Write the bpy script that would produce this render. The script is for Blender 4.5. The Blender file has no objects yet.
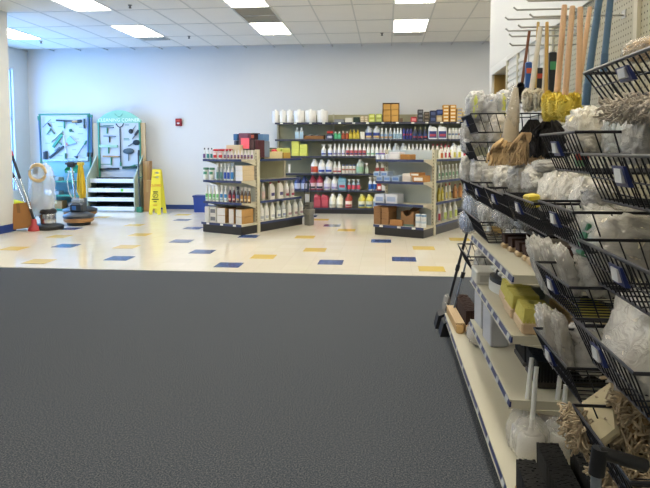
import bpy, math, random
from math import sin, cos, pi, radians as R
from mathutils import Vector, Matrix, noise, Euler
random.seed(7)
SC = bpy.context.scene
COL = SC.collection

# ------------------------------------------------------------------ camera
F = 611.0; EYE = 1.38; YAW = R(5.7); PIT = R(4.0); PPX = 325.0; PPY = 191.7
cam = bpy.data.cameras.new('camera'); camo = bpy.data.objects.new('camera', cam); COL.objects.link(camo)
cam.sensor_fit = 'HORIZONTAL'; cam.sensor_width = 36; cam.lens = F / 650 * 36
cam.shift_y = (PPY - 244) / 650
cam.clip_start = 0.05
camo.location = (0, 0, EYE); camo.rotation_euler = (pi / 2 - PIT, 0, YAW)
SC.camera = camo
# ------------------------------------------------------------------ light
LAMP_STRENGTH = 14.0
LAMP_COLOR = (1.0, 0.93, 0.79)
wd = bpy.data.worlds.new('world'); SC.world = wd; wd.use_nodes = True
bgn = wd.node_tree.nodes['Background']
bgn.inputs[0].default_value = (0.17, 0.45, 1.0, 1); bgn.inputs[1].default_value = 14.5
SC.view_settings.view_transform = 'Standard'; SC.view_settings.look = 'None'
SC.view_settings.gamma = 1; SC.view_settings.use_curve_mapping = False
SC.view_settings.exposure = 0.12
SC.cycles.use_denoising = True
SC.cycles.max_bounces = 8; SC.cycles.transparent_max_bounces = 16
SC.cycles.caustics_reflective = False; SC.cycles.caustics_refractive = False

# ------------------------------------------------------------------ pixel rays
fw = Vector((-sin(YAW) * cos(PIT), cos(YAW) * cos(PIT), -sin(PIT)))
rt = Vector((cos(YAW), sin(YAW), 0)); upv = rt.cross(fw); CP = Vector((0, 0, EYE))
def ray(px, py): return fw + rt * ((px - PPX) / F) - upv * ((py - PPY) / F)
def on(axis, val, px, py):
    r = ray(px, py); return CP + r * ((val - CP[axis]) / r[axis])
def G(px, py, z=0.0): return on(2, z, px, py)
def onp(p0, n, px, py):
    r = ray(px, py); return CP + r * ((Vector(p0) - CP).dot(n) / r.dot(n))

# ------------------------------------------------------------------ materials
def lin(h):
    h = h.lstrip('#'); v = [int(h[i:i + 2], 16) / 255 for i in (0, 2, 4)]
    return tuple(c / 12.92 if c <= .04045 else ((c + .055) / 1.055) ** 2.4 for c in v) + (1,)
_M = {}
def M(h, rough=.5, metal=0.0, var=0.0, scale=20, bump=0.0, bscale=80, alpha=1.0, coat=0.0, spec=.5):
    key = (h, rough, metal, var, scale, bump, bscale, alpha, coat, spec)
    if key in _M: return _M[key]
    m = bpy.data.materials.new('m_' + h.lstrip('#')); m.use_nodes = True
    nt = m.node_tree; b = nt.nodes['Principled BSDF']
    b.inputs['Base Color'].default_value = lin(h); b.inputs['Roughness'].default_value = rough
    b.inputs['Metallic'].default_value = metal; b.inputs['Coat Weight'].default_value = coat
    b.inputs['Specular IOR Level'].default_value = spec
    b.inputs['Alpha'].default_value = alpha
    tc = None
    if var or bump:
        tc = nt.nodes.new('ShaderNodeTexCoord')
    if var:
        n = nt.nodes.new('ShaderNodeTexNoise'); n.inputs['Scale'].default_value = scale; n.inputs['Detail'].default_value = 4
        nt.links.new(tc.outputs['Object'], n.inputs['Vector'])
        hs = nt.nodes.new('ShaderNodeMixRGB'); hs.blend_type = 'MIX'
        c = lin(h)
        hs.inputs[1].default_value = tuple(min(1, x * (1 - var)) for x in c[:3]) + (1,)
        hs.inputs[2].default_value = tuple(min(1, x * (1 + var)) for x in c[:3]) + (1,)
        nt.links.new(n.outputs['Fac'], hs.inputs[0]); nt.links.new(hs.outputs[0], b.inputs['Base Color'])
    if bump:
        n2 = nt.nodes.new('ShaderNodeTexNoise'); n2.inputs['Scale'].default_value = bscale
        nt.links.new(tc.outputs['Object'], n2.inputs['Vector'])
        bp = nt.nodes.new('ShaderNodeBump'); bp.inputs['Strength'].default_value = bump; bp.inputs['Distance'].default_value = .02
        nt.links.new(n2.outputs['Fac'], bp.inputs['Height']); nt.links.new(bp.outputs[0], b.inputs['Normal'])
    _M[key] = m; return m
def emit(name, col, s):
    m = bpy.data.materials.new(name); m.use_nodes = True; nt = m.node_tree
    b = nt.nodes['Principled BSDF']; b.inputs['Emission Color'].default_value = tuple(col) + (1,)
    b.inputs['Emission Strength'].default_value = s; b.inputs['Base Color'].default_value = (.9, .9, .9, 1)
    return m
def film(name='film', tint=(1.0, 1.0, 1.0), clear=.5, bscale=20):
    m = bpy.data.materials.new(name); m.use_nodes = True; nt = m.node_tree
    for n in list(nt.nodes): nt.nodes.remove(n)
    o = nt.nodes.new('ShaderNodeOutputMaterial'); mx = nt.nodes.new('ShaderNodeMixShader')
    t = nt.nodes.new('ShaderNodeBsdfTransparent'); t.inputs[0].default_value = tint + (1,)
    p = nt.nodes.new('ShaderNodeBsdfPrincipled'); p.inputs['Base Color'].default_value = (1, .965, .89, 1); p.inputs['Roughness'].default_value = .14
    p.inputs['Specular IOR Level'].default_value = .9
    tc = nt.nodes.new('ShaderNodeTexCoord'); nz = nt.nodes.new('ShaderNodeTexNoise'); nz.inputs['Scale'].default_value = bscale
    nz.inputs['Detail'].default_value = 3; nz.inputs['Distortion'].default_value = 1.2
    bp = nt.nodes.new('ShaderNodeBump'); bp.inputs['Strength'].default_value = .8; bp.inputs['Distance'].default_value = .03
    nt.links.new(tc.outputs['Object'], nz.inputs['Vector']); nt.links.new(nz.outputs['Fac'], bp.inputs['Height'])
    nt.links.new(bp.outputs[0], p.inputs['Normal'])
    mx.inputs[0].default_value = 1 - clear
    nt.links.new(t.outputs[0], mx.inputs[1]); nt.links.new(p.outputs[0], mx.inputs[2]); nt.links.new(mx.outputs[0], o.inputs[0])
    return m
FILM = film()
FILM_CLEAR = film('film_clear', clear=.75)

# ------------------------------------------------------------------ mesh builder
class MB:
    def __init__(s): s.v = []; s.f = []; s.m = []; s.s = []
    def add(s, vs, fs, mi=0, sm=False):
        o = len(s.v); s.v += [tuple(p) for p in vs]
        for f in fs: s.f.append(tuple(i + o for i in f)); s.m.append(mi); s.s.append(sm)
        return s
    def box(s, x0, x1, y0, y1, z0, z1, mi=0):
        vs = [(x, y, z) for z in (z0, z1) for y in (y0, y1) for x in (x0, x1)]
        return s.add(vs, [(0, 2, 3, 1), (4, 5, 7, 6), (0, 1, 5, 4), (2, 6, 7, 3), (0, 4, 6, 2), (1, 3, 7, 5)], mi)
    def loft(s, rings, mi=0, sm=False, cap=True, closed=True):
        n = len(rings[0]); vs = [p for r in rings for p in r]; fs = []
        for a in range(len(rings) - 1):
            for i in range(n if closed else n - 1):
                j = (i + 1) % n; fs.append((a * n + i, a * n + j, (a + 1) * n + j, (a + 1) * n + i))
        s.add(vs, fs, mi, sm)
        if cap and closed:
            k = len(rings) - 1
            s.add(rings[0], [tuple(reversed(range(n)))], mi); s.add(rings[k], [tuple(range(n))], mi)
        return s
    def lathe(s, prof, n=14, cx=0, cy=0, mi=0, sm=True, sx=1, sy=1):
        return s.loft([[(cx + r * sx * cos(2 * pi * i / n), cy + r * sy * sin(2 * pi * i / n), z) for i in range(n)] for r, z in prof], mi, sm)
    def rbox(s, x0, x1, y0, y1, z0, z1, b=.01, mi=0):
        def ring(z, k):
            a, c, e, g = x0 + k, x1 - k, y0 + k, y1 - k
            return [(a + b, e, z), (c - b, e, z), (c, e + b, z), (c, g - b, z), (c - b, g, z), (a + b, g, z), (a, g - b, z), (a, e + b, z)]
        return s.loft([ring(z0, b), ring(z0 + b, 0), ring(z1 - b, 0), ring(z1, b)], mi)
    def tube(s, pts, r, n=6, mi=0, closed=False, sm=True, r1=None):
        P = [Vector(p) for p in pts]; rings = []; L = len(P)
        for i, p in enumerate(P):
            if closed: t = P[(i + 1) % L] - P[i - 1]
            else: t = P[min(i + 1, L - 1)] - P[max(i - 1, 0)]
            t.normalize()
            a = Vector((0, 0, 1)) if abs(t.z) < .9 else Vector((1, 0, 0))
            u = t.cross(a).normalized(); w = t.cross(u)
            rr = r if r1 is None else r + (r1 - r) * i / max(1, L - 1)
            rings.append([tuple(p + (u * cos(2 * pi * k / n) + w * sin(2 * pi * k / n)) * rr) for k in range(n)])
        if closed: rings.append(rings[0])
        return s.loft(rings, mi, sm, cap=not closed)
    def prism(s, poly, y0, y1, mi=0):      # poly in x,z, extruded along y
        return s.loft([[(x, y0, z) for x, z in poly], [(x, y1, z) for x, z in poly]], mi)
    def ell(s, c, rx, ry, rz, nu=14, nv=9, e=1.0, nz=0.0, fr=6, seed=0, mi=0, cr=0.0):
        def sg(v, p): return math.copysign(abs(v) ** p, v)
        rings = []
        for j in range(nv + 1):
            th = -pi / 2 + pi * (j + .02 if j == 0 else j - .02 if j == nv else j) / nv; ring = []
            for i in range(nu):
                ph = 2 * pi * i / nu
                d = Vector((sg(cos(th), e) * sg(cos(ph), e), sg(cos(th), e) * sg(sin(ph), e), sg(sin(th), e)))
                k = 1 + nz * noise.noise(Vector((d.x * fr + seed * 7.1, d.y * fr, d.z * fr + seed)))
                if cr:
                    w1 = noise.noise(Vector((d.x * 2.2 + seed, d.y * 2.2, d.z * 5.5 - seed))); w2 = noise.noise(Vector((d.x * 6 - seed, d.y * 6 + 3, d.z * 6)))
                    k += cr * max(0.0, cos(th)) ** .6 * (.5 - abs(w1) * 1.6 - abs(w2) * .8)
                ring.append((c[0] + d.x * rx * k, c[1] + d.y * ry * k, c[2] + d.z * rz * k))
            rings.append(ring)
        return s.loft(rings, mi, True)
    def mesh(s, name, mats):
        me = bpy.data.meshes.new(name); me.from_pydata(s.v, [], s.f)
        for m in (mats if isinstance(mats, (list, tuple)) else [mats]): me.materials.append(m)
        me.polygons.foreach_set('material_index', s.m); me.polygons.foreach_set('use_smooth', s.s)
        me.update(); return me
    def build(s, name, mats, parent=None, loc=(0, 0, 0), rot=(0, 0, 0)):
        return obj(name, s.mesh(name, mats), parent, loc, rot)
def obj(name, data, parent=None, loc=(0, 0, 0), rot=(0, 0, 0)):
    o = bpy.data.objects.new(name, data); COL.objects.link(o); o.location = loc; o.rotation_euler = rot
    if parent is not None: o.parent = parent
    return o
def thing(name, label, cat, loc=(0, 0, 0), rz=0.0, group=None, rot=None):
    o = obj(name, None, None, loc, rot or (0, 0, rz)); tag(o, label, cat, group); o.empty_display_size = .05; return o
def tag(o, label, cat, group=None):
    o['label'] = label; o['category'] = cat
    if group: o['group'] = group
    return o
def struct(o): o['kind'] = 'structure'; return o
def text(name, body, size, mat, parent, loc, rot, depth=.001, spacing=1.0):
    cu = bpy.data.curves.new(name, 'FONT'); cu.body = body; cu.size = size; cu.extrude = depth
    cu.align_x = 'CENTER'; cu.align_y = 'CENTER'; cu.space_character = spacing; cu.resolution_u = 2
    t = bpy.data.objects.new(name + '_tmp', cu); COL.objects.link(t)
    bpy.context.view_layer.update()
    me = bpy.data.meshes.new_from_object(t.evaluated_get(bpy.context.evaluated_depsgraph_get()))
    bpy.data.objects.remove(t); me.materials.clear(); me.materials.append(mat)
    return obj(name, me, parent, loc, rot)
ORD = ['first', 'second', 'third', 'fourth', 'fifth', 'sixth', 'seventh', 'eighth', 'ninth', 'tenth', 'eleventh', 'twelfth', 'thirteenth', 'fourteenth', 'fifteenth', 'sixteenth']

# ================================================================== SETTING
D = 13.6; CH = 3.63; XL = -8.3; XR = 1.0; YEND = 6.17; XB = 5.2; YR = -3.0; CARPET = 6.65
WALL = M('#d6d8d9', .7, var=.015, scale=2, bump=.05, bscale=120)
WHITEWALL = M('#dcdcd8', .65, bump=.05, bscale=120)
BLUEBASE = M('#1c3d82', .45)
# carpet with flecks
def carpet_mat():
    m = M('#5a5c5f', .95, spec=.1); nt = m.node_tree; b = nt.nodes['Principled BSDF']
    tc = nt.nodes.new('ShaderNodeTexCoord')
    n = nt.nodes.new('ShaderNodeTexNoise'); n.inputs['Scale'].default_value = 135; n.inputs['Detail'].default_value = 4; n.inputs['Roughness'].default_value = .75
    r = nt.nodes.new('ShaderNodeValToRGB'); r.color_ramp.elements[0].position = .36; r.color_ramp.elements[1].position = .66
    r.color_ramp.elements[0].color = lin('#282e36'); r.color_ramp.elements[1].color = lin('#7a7a79')
    e = r.color_ramp.elements.new(.5); e.color = lin('#4a4f57')
    n2 = nt.nodes.new('ShaderNodeTexNoise'); n2.inputs['Scale'].default_value = 260
    bp = nt.nodes.new('ShaderNodeBump'); bp.inputs['Strength'].default_value = .3; bp.inputs['Distance'].default_value = .004
    L = nt.links.new
    L(tc.outputs['Object'], n.inputs['Vector']); L(n.outputs['Fac'], r.inputs[0]); L(r.outputs[0], b.inputs['Base Color'])
    L(tc.outputs['Object'], n2.inputs['Vector']); L(n2.outputs['Fac'], bp.inputs['Height']); L(bp.outputs[0], b.inputs['Normal'])
    return m
def vinyl_mat():
    m = M('#ddd3bd', .12, coat=.0); nt = m.node_tree; b = nt.nodes['Principled BSDF']; L = nt.links.new
    tc = nt.nodes.new('ShaderNodeTexCoord')
    br = nt.nodes.new('ShaderNodeTexBrick'); br.offset = 0; br.inputs['Scale'].default_value = 1 / .298
    br.inputs['Brick Width'].default_value = 1; br.inputs['Row Height'].default_value = 1; br.inputs['Mortar Size'].default_value = .006
    br.inputs['Color1'].default_value = lin('#ece5d3'); br.inputs['Color2'].default_value = lin('#e8e0cc'); br.inputs['Mortar'].default_value = lin('#dbd2be')
    n = nt.nodes.new('ShaderNodeTexNoise'); n.inputs['Scale'].default_value = 40; n.inputs['Detail'].default_value = 5
    mx = nt.nodes.new('ShaderNodeMixRGB'); mx.blend_type = 'MULTIPLY'; mx.inputs[0].default_value = .12
    L(tc.outputs['Object'], br.inputs['Vector']); L(tc.outputs['Object'], n.inputs['Vector'])
    L(br.outputs['Color'], mx.inputs[1]); L(n.outputs['Color'], mx.inputs[2]); L(mx.outputs[0], b.inputs['Base Color'])
    return m
fc = struct(MB().box(XL - .1, XB, YR, CARPET, -.1, 0).build('floor_carpet', carpet_mat())); fc['label'] = 'dark grey flecked carpet covering the near half of the room'
fv = struct(MB().box(XL - .1, XB, CARPET, D + .1, -.1, 0).build('floor_vinyl', vinyl_mat())); fv['label'] = 'glossy cream vinyl tile floor with scattered blue and yellow tiles'
struct(MB().box(XL, XB, CARPET - .018, CARPET + .012, 0, .004).build('trim_1', M('#b9b4a6', .4)))
TILE = MB().box(-.149, .149, -.149, .149, 0, .0025)
tb = TILE.mesh('tile_blue', M('#38548f', .14, var=.06, scale=60)); ty = TILE.mesh('tile_yellow', M('#dcc068', .14, var=.06, scale=60))
seen = set()
def tiles(lst, me, nm):
    for px, py in lst:
        p = G(px, py); k = (round((p.x - .232) / .298), round((p.y - .2) / .298))
        if k in seen or k[1] * .298 + .2 - .149 < CARPET: continue
        seen.add(k); obj(nm, me, fv, (k[0] * .298 + .232, k[1] * .298 + .2, 0))
tiles([(71.5, 228.6), (64.6, 247.5), (120, 260), (179, 220.3), (192, 228), (183, 240.6), (206.3, 250.8), (229.4, 266.5), (332.8, 224.8), (381, 241.4), (403.2, 257.7), (330.7, 264.4), (253.5, 236.5), (313, 217), (452, 219)], tb, 'blue_tile')
tiles([(3.7, 249.4), (44, 262.3), (69, 236), (131.5, 225), (140.7, 234), (132.4, 245.7), (104, 216.6), (320, 220.5), (346.6, 230.8), (304.8, 237.2), (316.2, 249.2), (263, 258.7), (422.7, 247.8), (431.5, 270.8), (457, 239.6), (180, 214.5)], ty, 'yellow_tile')
# walls
struct(MB().box(XL - .2, XB, D, D + .15, 0, CH + .1).build('wall_back', WALL))
struct(MB().box(XL - .2, XB + .1, YR - .15, YR, 0, CH + .1).build('wall_front', WALL))
struct(MB().box(XB, XB + .15, YR, D + .15, 0, CH + .1).build('wall_far_right', WALL))
struct(MB().box(XL, XB, D - .012, D, 0, .1).build('baseboard_back', BLUEBASE))
# left wall with windows
wins = [(9.75, 10.75), (11.15, 13.02)]
WZ0, WZ1 = .45, 3.16
wl = MB(); ys = [YR] + [v for w in wins for v in w] + [D]
for i in range(0, len(ys), 2): wl.box(XL - .2, XL, ys[i], ys[i + 1], 0, CH + .1)
for a, b in wins: wl.box(XL - .2, XL, a, b, 0, WZ0); wl.box(XL - .2, XL, a, b, WZ1, CH + .1)
struct(wl.build('wall_left', M('#cfd3d2', .7)))
struct(MB().box(XL, XL + .012, YR, D, 0, .1).build('baseboard_left', BLUEBASE))
FRAME = M('#8d9aa6', .4, .6)
pane_m = film('pane', (0.97, 0.99, 1), clear=.94, bscale=1)
for i, (a, b) in enumerate(wins):
    w = thing('window_%d' % (i + 1), 'tall storefront window with grey metal frame in left wall', None, (XL - .1, 0, 0)); del w['category']; struct(w)
    f = MB()
    for y in (a, (a + b) / 2, b): f.box(-.05, .05, y - .03, y + .03, WZ0, WZ1)
    for z in (WZ0, 2.06, WZ1): f.box(-.045, .045, a, b, z - .03, z + .03)
    f.build('window_frame', FRAME, w)
    for y0, y1 in ((a, (a + b) / 2), ((a + b) / 2, b)):
        for z0, z1 in ((WZ0, 2.06), (2.06, WZ1)): MB().box(-.004, .004, y0 + .03, y1 - .03, z0 + .03, z1 - .03).build('pane', pane_m, w)
    pl = bpy.data.lights.new('window_portal', 'AREA'); pl.shape = 'RECTANGLE'; pl.size = WZ1 - WZ0; pl.size_y = b - a; pl.cycles.is_portal = True
    po = obj('window_portal', pl, None, (XL - .22, (a + b) / 2, (WZ0 + WZ1) / 2), (0, -pi / 2, 0)); 
# right wall with doorway, ends at YEND
DY0, DY1, DZ = 5.12, 5.92, 2.07
wr = MB().box(XR, XR + .14, YR, DY0, 0, CH + .1).box(XR, XR + .14, DY1, YEND, 0, CH + .1).box(XR, XR + .14, DY0, DY1, DZ, CH + .1)
struct(wr.build('wall_right', WHITEWALL))
struct(MB().box(XR + .14, XB, YEND - .14, YEND, 0, CH + .1).build('wall_partition', WHITEWALL))
struct(MB().box(XR + .15, XB, YEND - .16, YEND - .14, 0, CH).build('wall_store_back', M('#c4ad74', .7)))
struct(MB().box(XR + .14, XB, 3.0, 3.1, 0, CH + .1).build('wall_store_room', M('#b3a98f', .7)))
dm = M('#e6e6e2', .35)
dd = MB().box(XR - .02, XR, DY0 - .07, DY0, 0, DZ + .07).box(XR - .02, XR, DY1, DY1 + .07, 0, DZ + .07).box(XR - .02, XR, DY0, DY1, DZ, DZ + .07)
struct(dd.build('trim_2', dm))
d1 = MB().box(XR + .02, XR + .06, DY0 + .005, DY1 - .005, .01, DZ - .01).build('door_1', M('#a08a58', .45, var=.12, scale=6)); struct(d1)
d1.matrix_world = Matrix.Translation((XR + .1, DY0, 0)) @ Matrix.Rotation(R(-70), 4, 'Z') @ Matrix.Translation((-XR - .04, -DY0, 0))
struct(MB().box(XR + .004, XR + .14, DY1 - .02, DY1, 0, DZ).build('trim_3', M('#b99a58', .5, var=.1, scale=5)))
# square column with blue base
pc = G(0.2, 234)
cx1, cy0 = pc.x, pc.y
struct(MB().rbox(cx1 - .4, cx1, cy0, cy0 + .4, 0, CH + .05, .012).build('wall_column', M('#d3d3ce', .6)))
struct(MB().box(cx1 - .41, cx1 + .01, cy0 - .01, cy0 + .41, 0, .13).build('baseboard_column', BLUEBASE))
# ceiling: slab, T grid, separate tiles
TW, TL = .645, 1.17; GX0 = .1; GY0 = 12.06 - 11 * TL
ce = struct(MB().box(XL - .2, XB + .1, YR - .1, D + .15, CH + .05, CH + .2).build('ceiling', M('#c9c8c4', .9)))
grid = MB()
gx = [GX0 + TW * k for k in range(-14, 9)]; gy = [GY0 + TL * k for k in range(-3, 13)]
for x in gx: grid.box(x - .012, x + .012, YR, D, CH - .004, CH + .02)
for y in gy: grid.box(XL, XB, y - .012, y + .012, CH - .0045, CH + .02)
grid.build('ceiling_grid', M('#bcbcb8', .6), ce)
tm = MB().box(-TW / 2 + .008, TW / 2 - .008, -TL / 2 + .008, TL / 2 - .008, 0, .015).mesh('ceiling_tile', M('#dcdad4', .95, var=.03, scale=3, bump=.25, bscale=150, spec=.1))
fix = set(); vents = set()
for kx in (-12, -8, -4, 0, 4):
    for ky in (10, 8, 6, 4, 2, 0): fix.add((kx, ky))
fix -= {(4, 6), (4, 4), (4, 2), (4, 0), (-12, 6), (-12, 4), (-12, 2), (-12, 0), (-8, 2), (-8, 0), (-8, 4)}
vents.add((-4, 9)); fix.add((2, 4))  # last one is an unseen lamp added to brighten the store room
for kx in range(-14, 8):
    for ky in range(-3, 13):
        cx, cy = GX0 + (kx + .5) * TW, GY0 + (ky + .5) * TL
        if (kx, ky) in fix or (kx, ky) in vents: continue
        if cx < XL + .1 or cx > XB or cy > D or cy < YR: continue
        if cx > XR + .2 and cy < YEND: continue
        obj('ceiling_tile', tm, ce, (cx, cy, CH))
LAMP = emit('lamp_diffuser', LAMP_COLOR, LAMP_STRENGTH)
lf = MB(); lf.box(-TW / 2, TW / 2, -TL / 2, -TL / 2 + .03, -.008, .03).box(-TW / 2, TW / 2, TL / 2 - .03, TL / 2, -.008, .03).box(-TW / 2, -TW / 2 + .03, -TL / 2, TL / 2, -.008, .03).box(TW / 2 - .03, TW / 2, -TL / 2, TL / 2, -.008, .03)
lfm = lf.mesh('light_frame', M('#e8e8e6', .4)); ldm = MB().box(-TW / 2 + .03, TW / 2 - .03, -TL / 2 + .03, TL / 2 - .03, 0, .02).mesh('diffuser', LAMP)
colname = {-12: 'window-side column', -8: 'second column from the windows', -4: 'column above the slanted left gondola', 0: 'column above the slanted right gondola', 4: 'column beyond the white partition', 2: 'added unseen in the store room'}
for kx, ky in sorted(fix):
    t = thing('ceiling_light', 'recessed fluorescent ceiling light, %s, %s row from back wall' % (colname[kx], ORD[(10 - ky) // 2]), 'ceiling light', (GX0 + (kx + .5) * TW, GY0 + (ky + .5) * TL, CH), 0, 'fluorescent ceiling lights')
    obj('light_frame', lfm, t); obj('diffuser', ldm, t)
vm = M('#bdb9ae', .5); vd = M('#4a4640', .8)
def vent(x0, x1, y0, y1, label, n):
    t = thing('ceiling_vent', label, 'vent', ((x0 + x1) / 2, (y0 + y1) / 2, CH)); w, l = (x1 - x0) / 2, (y1 - y0) / 2
    MB().box(-w, w, -l, l, .012, .02).build('duct', vd, t)
    MB().box(-w, w, -l, -l + .03, -.012, .012).box(-w, w, l - .03, l, -.012, .012).box(-w, -w + .03, -l, l, -.012, .012).box(w - .03, w, -l, l, -.012, .012).box(-w, w, -.02, .02, -.012, .012).build('vent_frame', M('#b9b9b5', .5), t)
    sm = MB().add([(-w + .03, -.026, .008), (w - .03, -.026, .008), (w - .03, .012, -.008), (-w + .03, .012, -.008)], [(0, 1, 2, 3), (3, 2, 1, 0)]).mesh('slat', vm)
    for i in range(n):
        y = -l + .05 + (2 * l - .1) * (i + .5) / n
        if abs(y) > .03: obj('slat', sm, t, (0, y, 0))
vent(GX0 - 4 * TW, GX0 - 3 * TW, GY0 + 9 * TL, GY0 + 10 * TL, 'large dark louvred return vent between two ceiling lights', 14)
vent(GX0 + .03, GX0 + TW - .03, 12.09, 12.4, 'narrow ceiling diffuser behind the light above the right gondola', 6)
vent(GX0 - 8 * TW + .03, GX0 - 7 * TW - .03, 12.09, 12.42, 'narrow ceiling diffuser behind the light nearest the display boards', 6)
for (px, py), w in zip(((130, 5), (189, 36), (382, 33), (41, 41)), ('near the lamp above the floor machines', 'over the red fire alarm', 'beside the lamp over the right gondola', 'by the lamp nearest the window')):
    p = on(2, CH, px, py); t = thing('sprinkler_head', 'small dark ceiling sprinkler head ' + w, 'sprinkler', p)
    MB().lathe([(.035, 0), (.035, -.006), (.02, -.012)], 10).build('escutcheon', M('#77756f', .5), t); MB().lathe([(.012, -.01), (.012, -.04), (.024, -.042), (.024, -.05)], 8).build('deflector', M('#33312e', .4, .5), t)

# ================================================================== PRODUCT BUILDERS
_PC = {}
def cached(key, fn):
    if key not in _PC: _PC[key] = fn()
    return _PC[key]
def band(r, z0, z1, a=70, n=8, sy=1.0, sx=1.0):
    b = MB(); vs = []
    for i in range(n + 1):
        t = R(-90 - a + 2 * a * i / n); vs += [(r * sx * cos(t), r * sy * sin(t), z0), (r * sx * cos(t), r * sy * sin(t), z1)]
    b.add(vs, [(2 * i, 2 * i + 2, 2 * i + 3, 2 * i + 1) for i in range(n)], 0, True); return b
def bottle_parts(kind, h, w, d, body, cap, lab, stripe=None):
    out = []; mb = M(body, .3, spec=.6); mc = M(cap, .4); ml = M(lab, .45)
    if body in CLEARS: mb = M(body, .15, alpha=.75, spec=.8)
    B = MB(); r = w / 2
    if kind in ('gallon', 'jug'):
        B.lathe([(r * .9, 0), (r, .03 * h), (r, .56 * h), (r * .9, .66 * h), (r * .45, .83 * h), (r * .34, .88 * h)], 14, sy=d / w); out.append(('body', B.mesh('body', mb)))
        out.append(('handle', MB().tube([(r * .2, 0, .86 * h), (r * .62, 0, .85 * h), (r * .93, 0, .76 * h), (r * .93, 0, .58 * h)], r * .15, 6).mesh('handle', mb)))
        out.append(('cap', MB().lathe([(r * .4, .87 * h), (r * .4, .98 * h), (r * .34, h)], 10).mesh('cap', mc)))
        out.append(('label', band(r * 1.015, .1 * h, .5 * h, sy=d / w).mesh('label', ml)))
        if stripe: out.append(('label_stripe', band(r * 1.03, .13 * h, .27 * h, a=55, sy=d / w).mesh('label_stripe', M(stripe, .45))))
    elif kind == 'fjug':
        def ring(z, x0, x1, k=1.0): b = .012; y = d / 2 * k; return [(x0 + b, -y, z), (x1 - b, -y, z), (x1, -y + b, z), (x1, y - b, z), (x1 - b, y, z), (x0 + b, y, z), (x0, y - b, z), (x0, -y + b, z)]
        B.loft([ring(0, -r, r), ring(.68 * h, -r, r), ring(.78 * h, -r * .95, r * .7, .9), ring(.9 * h, -r * .85, -r * .1, .6)]); out.append(('body', B.mesh('body', mb)))
        out.append(('handle', MB().tube([(-r * .15, 0, .87 * h), (r * .3, 0, .9 * h), (r * .85, 0, .8 * h), (r * .88, 0, .62 * h)], r * .16, 6).mesh('handle', mb)))
        out.append(('cap', MB().lathe([(r * .3, .89 * h), (r * .3, h)], 10, cx=-r * .5).mesh('cap', mc)))
        out.append(('label', MB().box(-r * .85, r * .85, -d / 2 - .002, -d / 2, .1 * h, .58 * h).mesh('label', ml)))
        if stripe: out.append(('label_stripe', MB().box(-r * .7, r * .7, -d / 2 - .004, -d / 2 - .002, .2 * h, .38 * h).mesh('label_stripe', M(stripe, .45))))
    elif kind == 'spray':
        B.lathe([(r * .92, 0), (r, .03 * h), (r, .5 * h), (r * .8, .6 * h), (r * .35, .74 * h), (r * .32, .8 * h)], 12, sy=d / w); out.append(('body', B.mesh('body', mb)))
        hd = [(-r * .3, .79 * h), (r * .35, .79 * h), (r * .55, .9 * h), (r * .6, h), (-r * .95, h), (-r * .95, .93 * h), (-r * .35, .91 * h)]
        T = MB().prism(hd, -r * .28, r * .28); T.prism([(-r * .55, .92 * h), (-r * .4, .92 * h), (-r * .7, .8 * h), (-r * .85, .8 * h)], -r * .12, r * .12)
        out.append(('trigger_head', T.mesh('trigger_head', mc)))
        out.append(('label', band(r * 1.02, .1 * h, .48 * h, sy=d / w).mesh('label', ml)))
        if stripe: out.append(('label_stripe', band(r * 1.04, .14 * h, .26 * h, a=60, sy=d / w).mesh('label_stripe', M(stripe, .45))))
    elif kind == 'cone':
        B.lathe([(r * .92, 0), (r, .03 * h), (r, .5 * h), (r * .78, .62 * h), (r * .5, .76 * h), (r * .42, .86 * h)], 12, sy=d / w); out.append(('body', B.mesh('body', mb)))
        out.append(('cap', MB().lathe([(r * .46, .85 * h), (r * .42, .96 * h), (r * .3, h)], 10).mesh('cap', mc)))
        out.append(('label', band(r * 1.02, .1 * h, .47 * h, sy=d / w).mesh('label', ml)))
        if stripe: out.append(('label_stripe', band(r * 1.04, .14 * h, .25 * h, a=60, sy=d / w).mesh('label_stripe', M(stripe, .45))))
    elif kind == 'can':
        B.lathe([(r, 0), (r, .8 * h), (r * .85, .86 * h)], 12); out.append(('body', B.mesh('body', mb)))
        out.append(('cap', MB().lathe([(r * .86, .84 * h), (r * .86, .95 * h), (r * .6, h)], 12).mesh('cap', mc)))
        out.append(('label', band(r * 1.02, .12 * h, .7 * h).mesh('label', ml)))
        if stripe: out.append(('label_stripe', band(r * 1.04, .36 * h, .52 * h, a=60).mesh('label_stripe', M(stripe, .45))))
    elif kind == 'tub':
        B.lathe([(r * .94, 0), (r, .84 * h)], 14); out.append(('body', B.mesh('body', mb)))
        out.append(('lid', MB().lathe([(r * 1.06, .83 * h), (r * 1.06, .97 * h), (r, h)], 14).mesh('lid', mc)))
        out.append(('label', band(r * 1.01, .14 * h, .7 * h).mesh('label', ml)))
        if stripe: out.append(('label_stripe', band(r * 1.03, .45 * h, .68 * h, a=60).mesh('label_stripe', M(stripe, .45))))
    elif kind == 'pail':
        B.lathe([(r * .9, 0), (r * .97, .04 * h), (r, .8 * h), (r * .93, .9 * h)], 18, sy=d / w); out.append(('body', B.mesh('body', mb)))
        out.append(('cap', MB().lathe([(r * .3, .9 * h), (r * .3, .98 * h), (r * .25, h)], 10, cy=-r * .3).mesh('cap', mc)))
        out.append(('highlight_strip', MB().box(-r * .06, r * .06, -r * d / w * 1.01, -r * d / w * .96, .08 * h, .85 * h).mesh('highlight_strip', mc)))  # vertical highlight put into the colour as a paler front strip
    elif kind == 'flask':
        B.rbox(-r, r, -d / 2, d / 2, 0, .72 * h, .012); B.lathe([(r * .8, .71 * h), (r * .35, .82 * h)], 10); out.append(('body', B.mesh('body', mb)))
        out.append(('cap', MB().lathe([(r * .42, .8 * h), (r * .42, .97 * h), (r * .2, h)], 10).mesh('cap', mc)))
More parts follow.
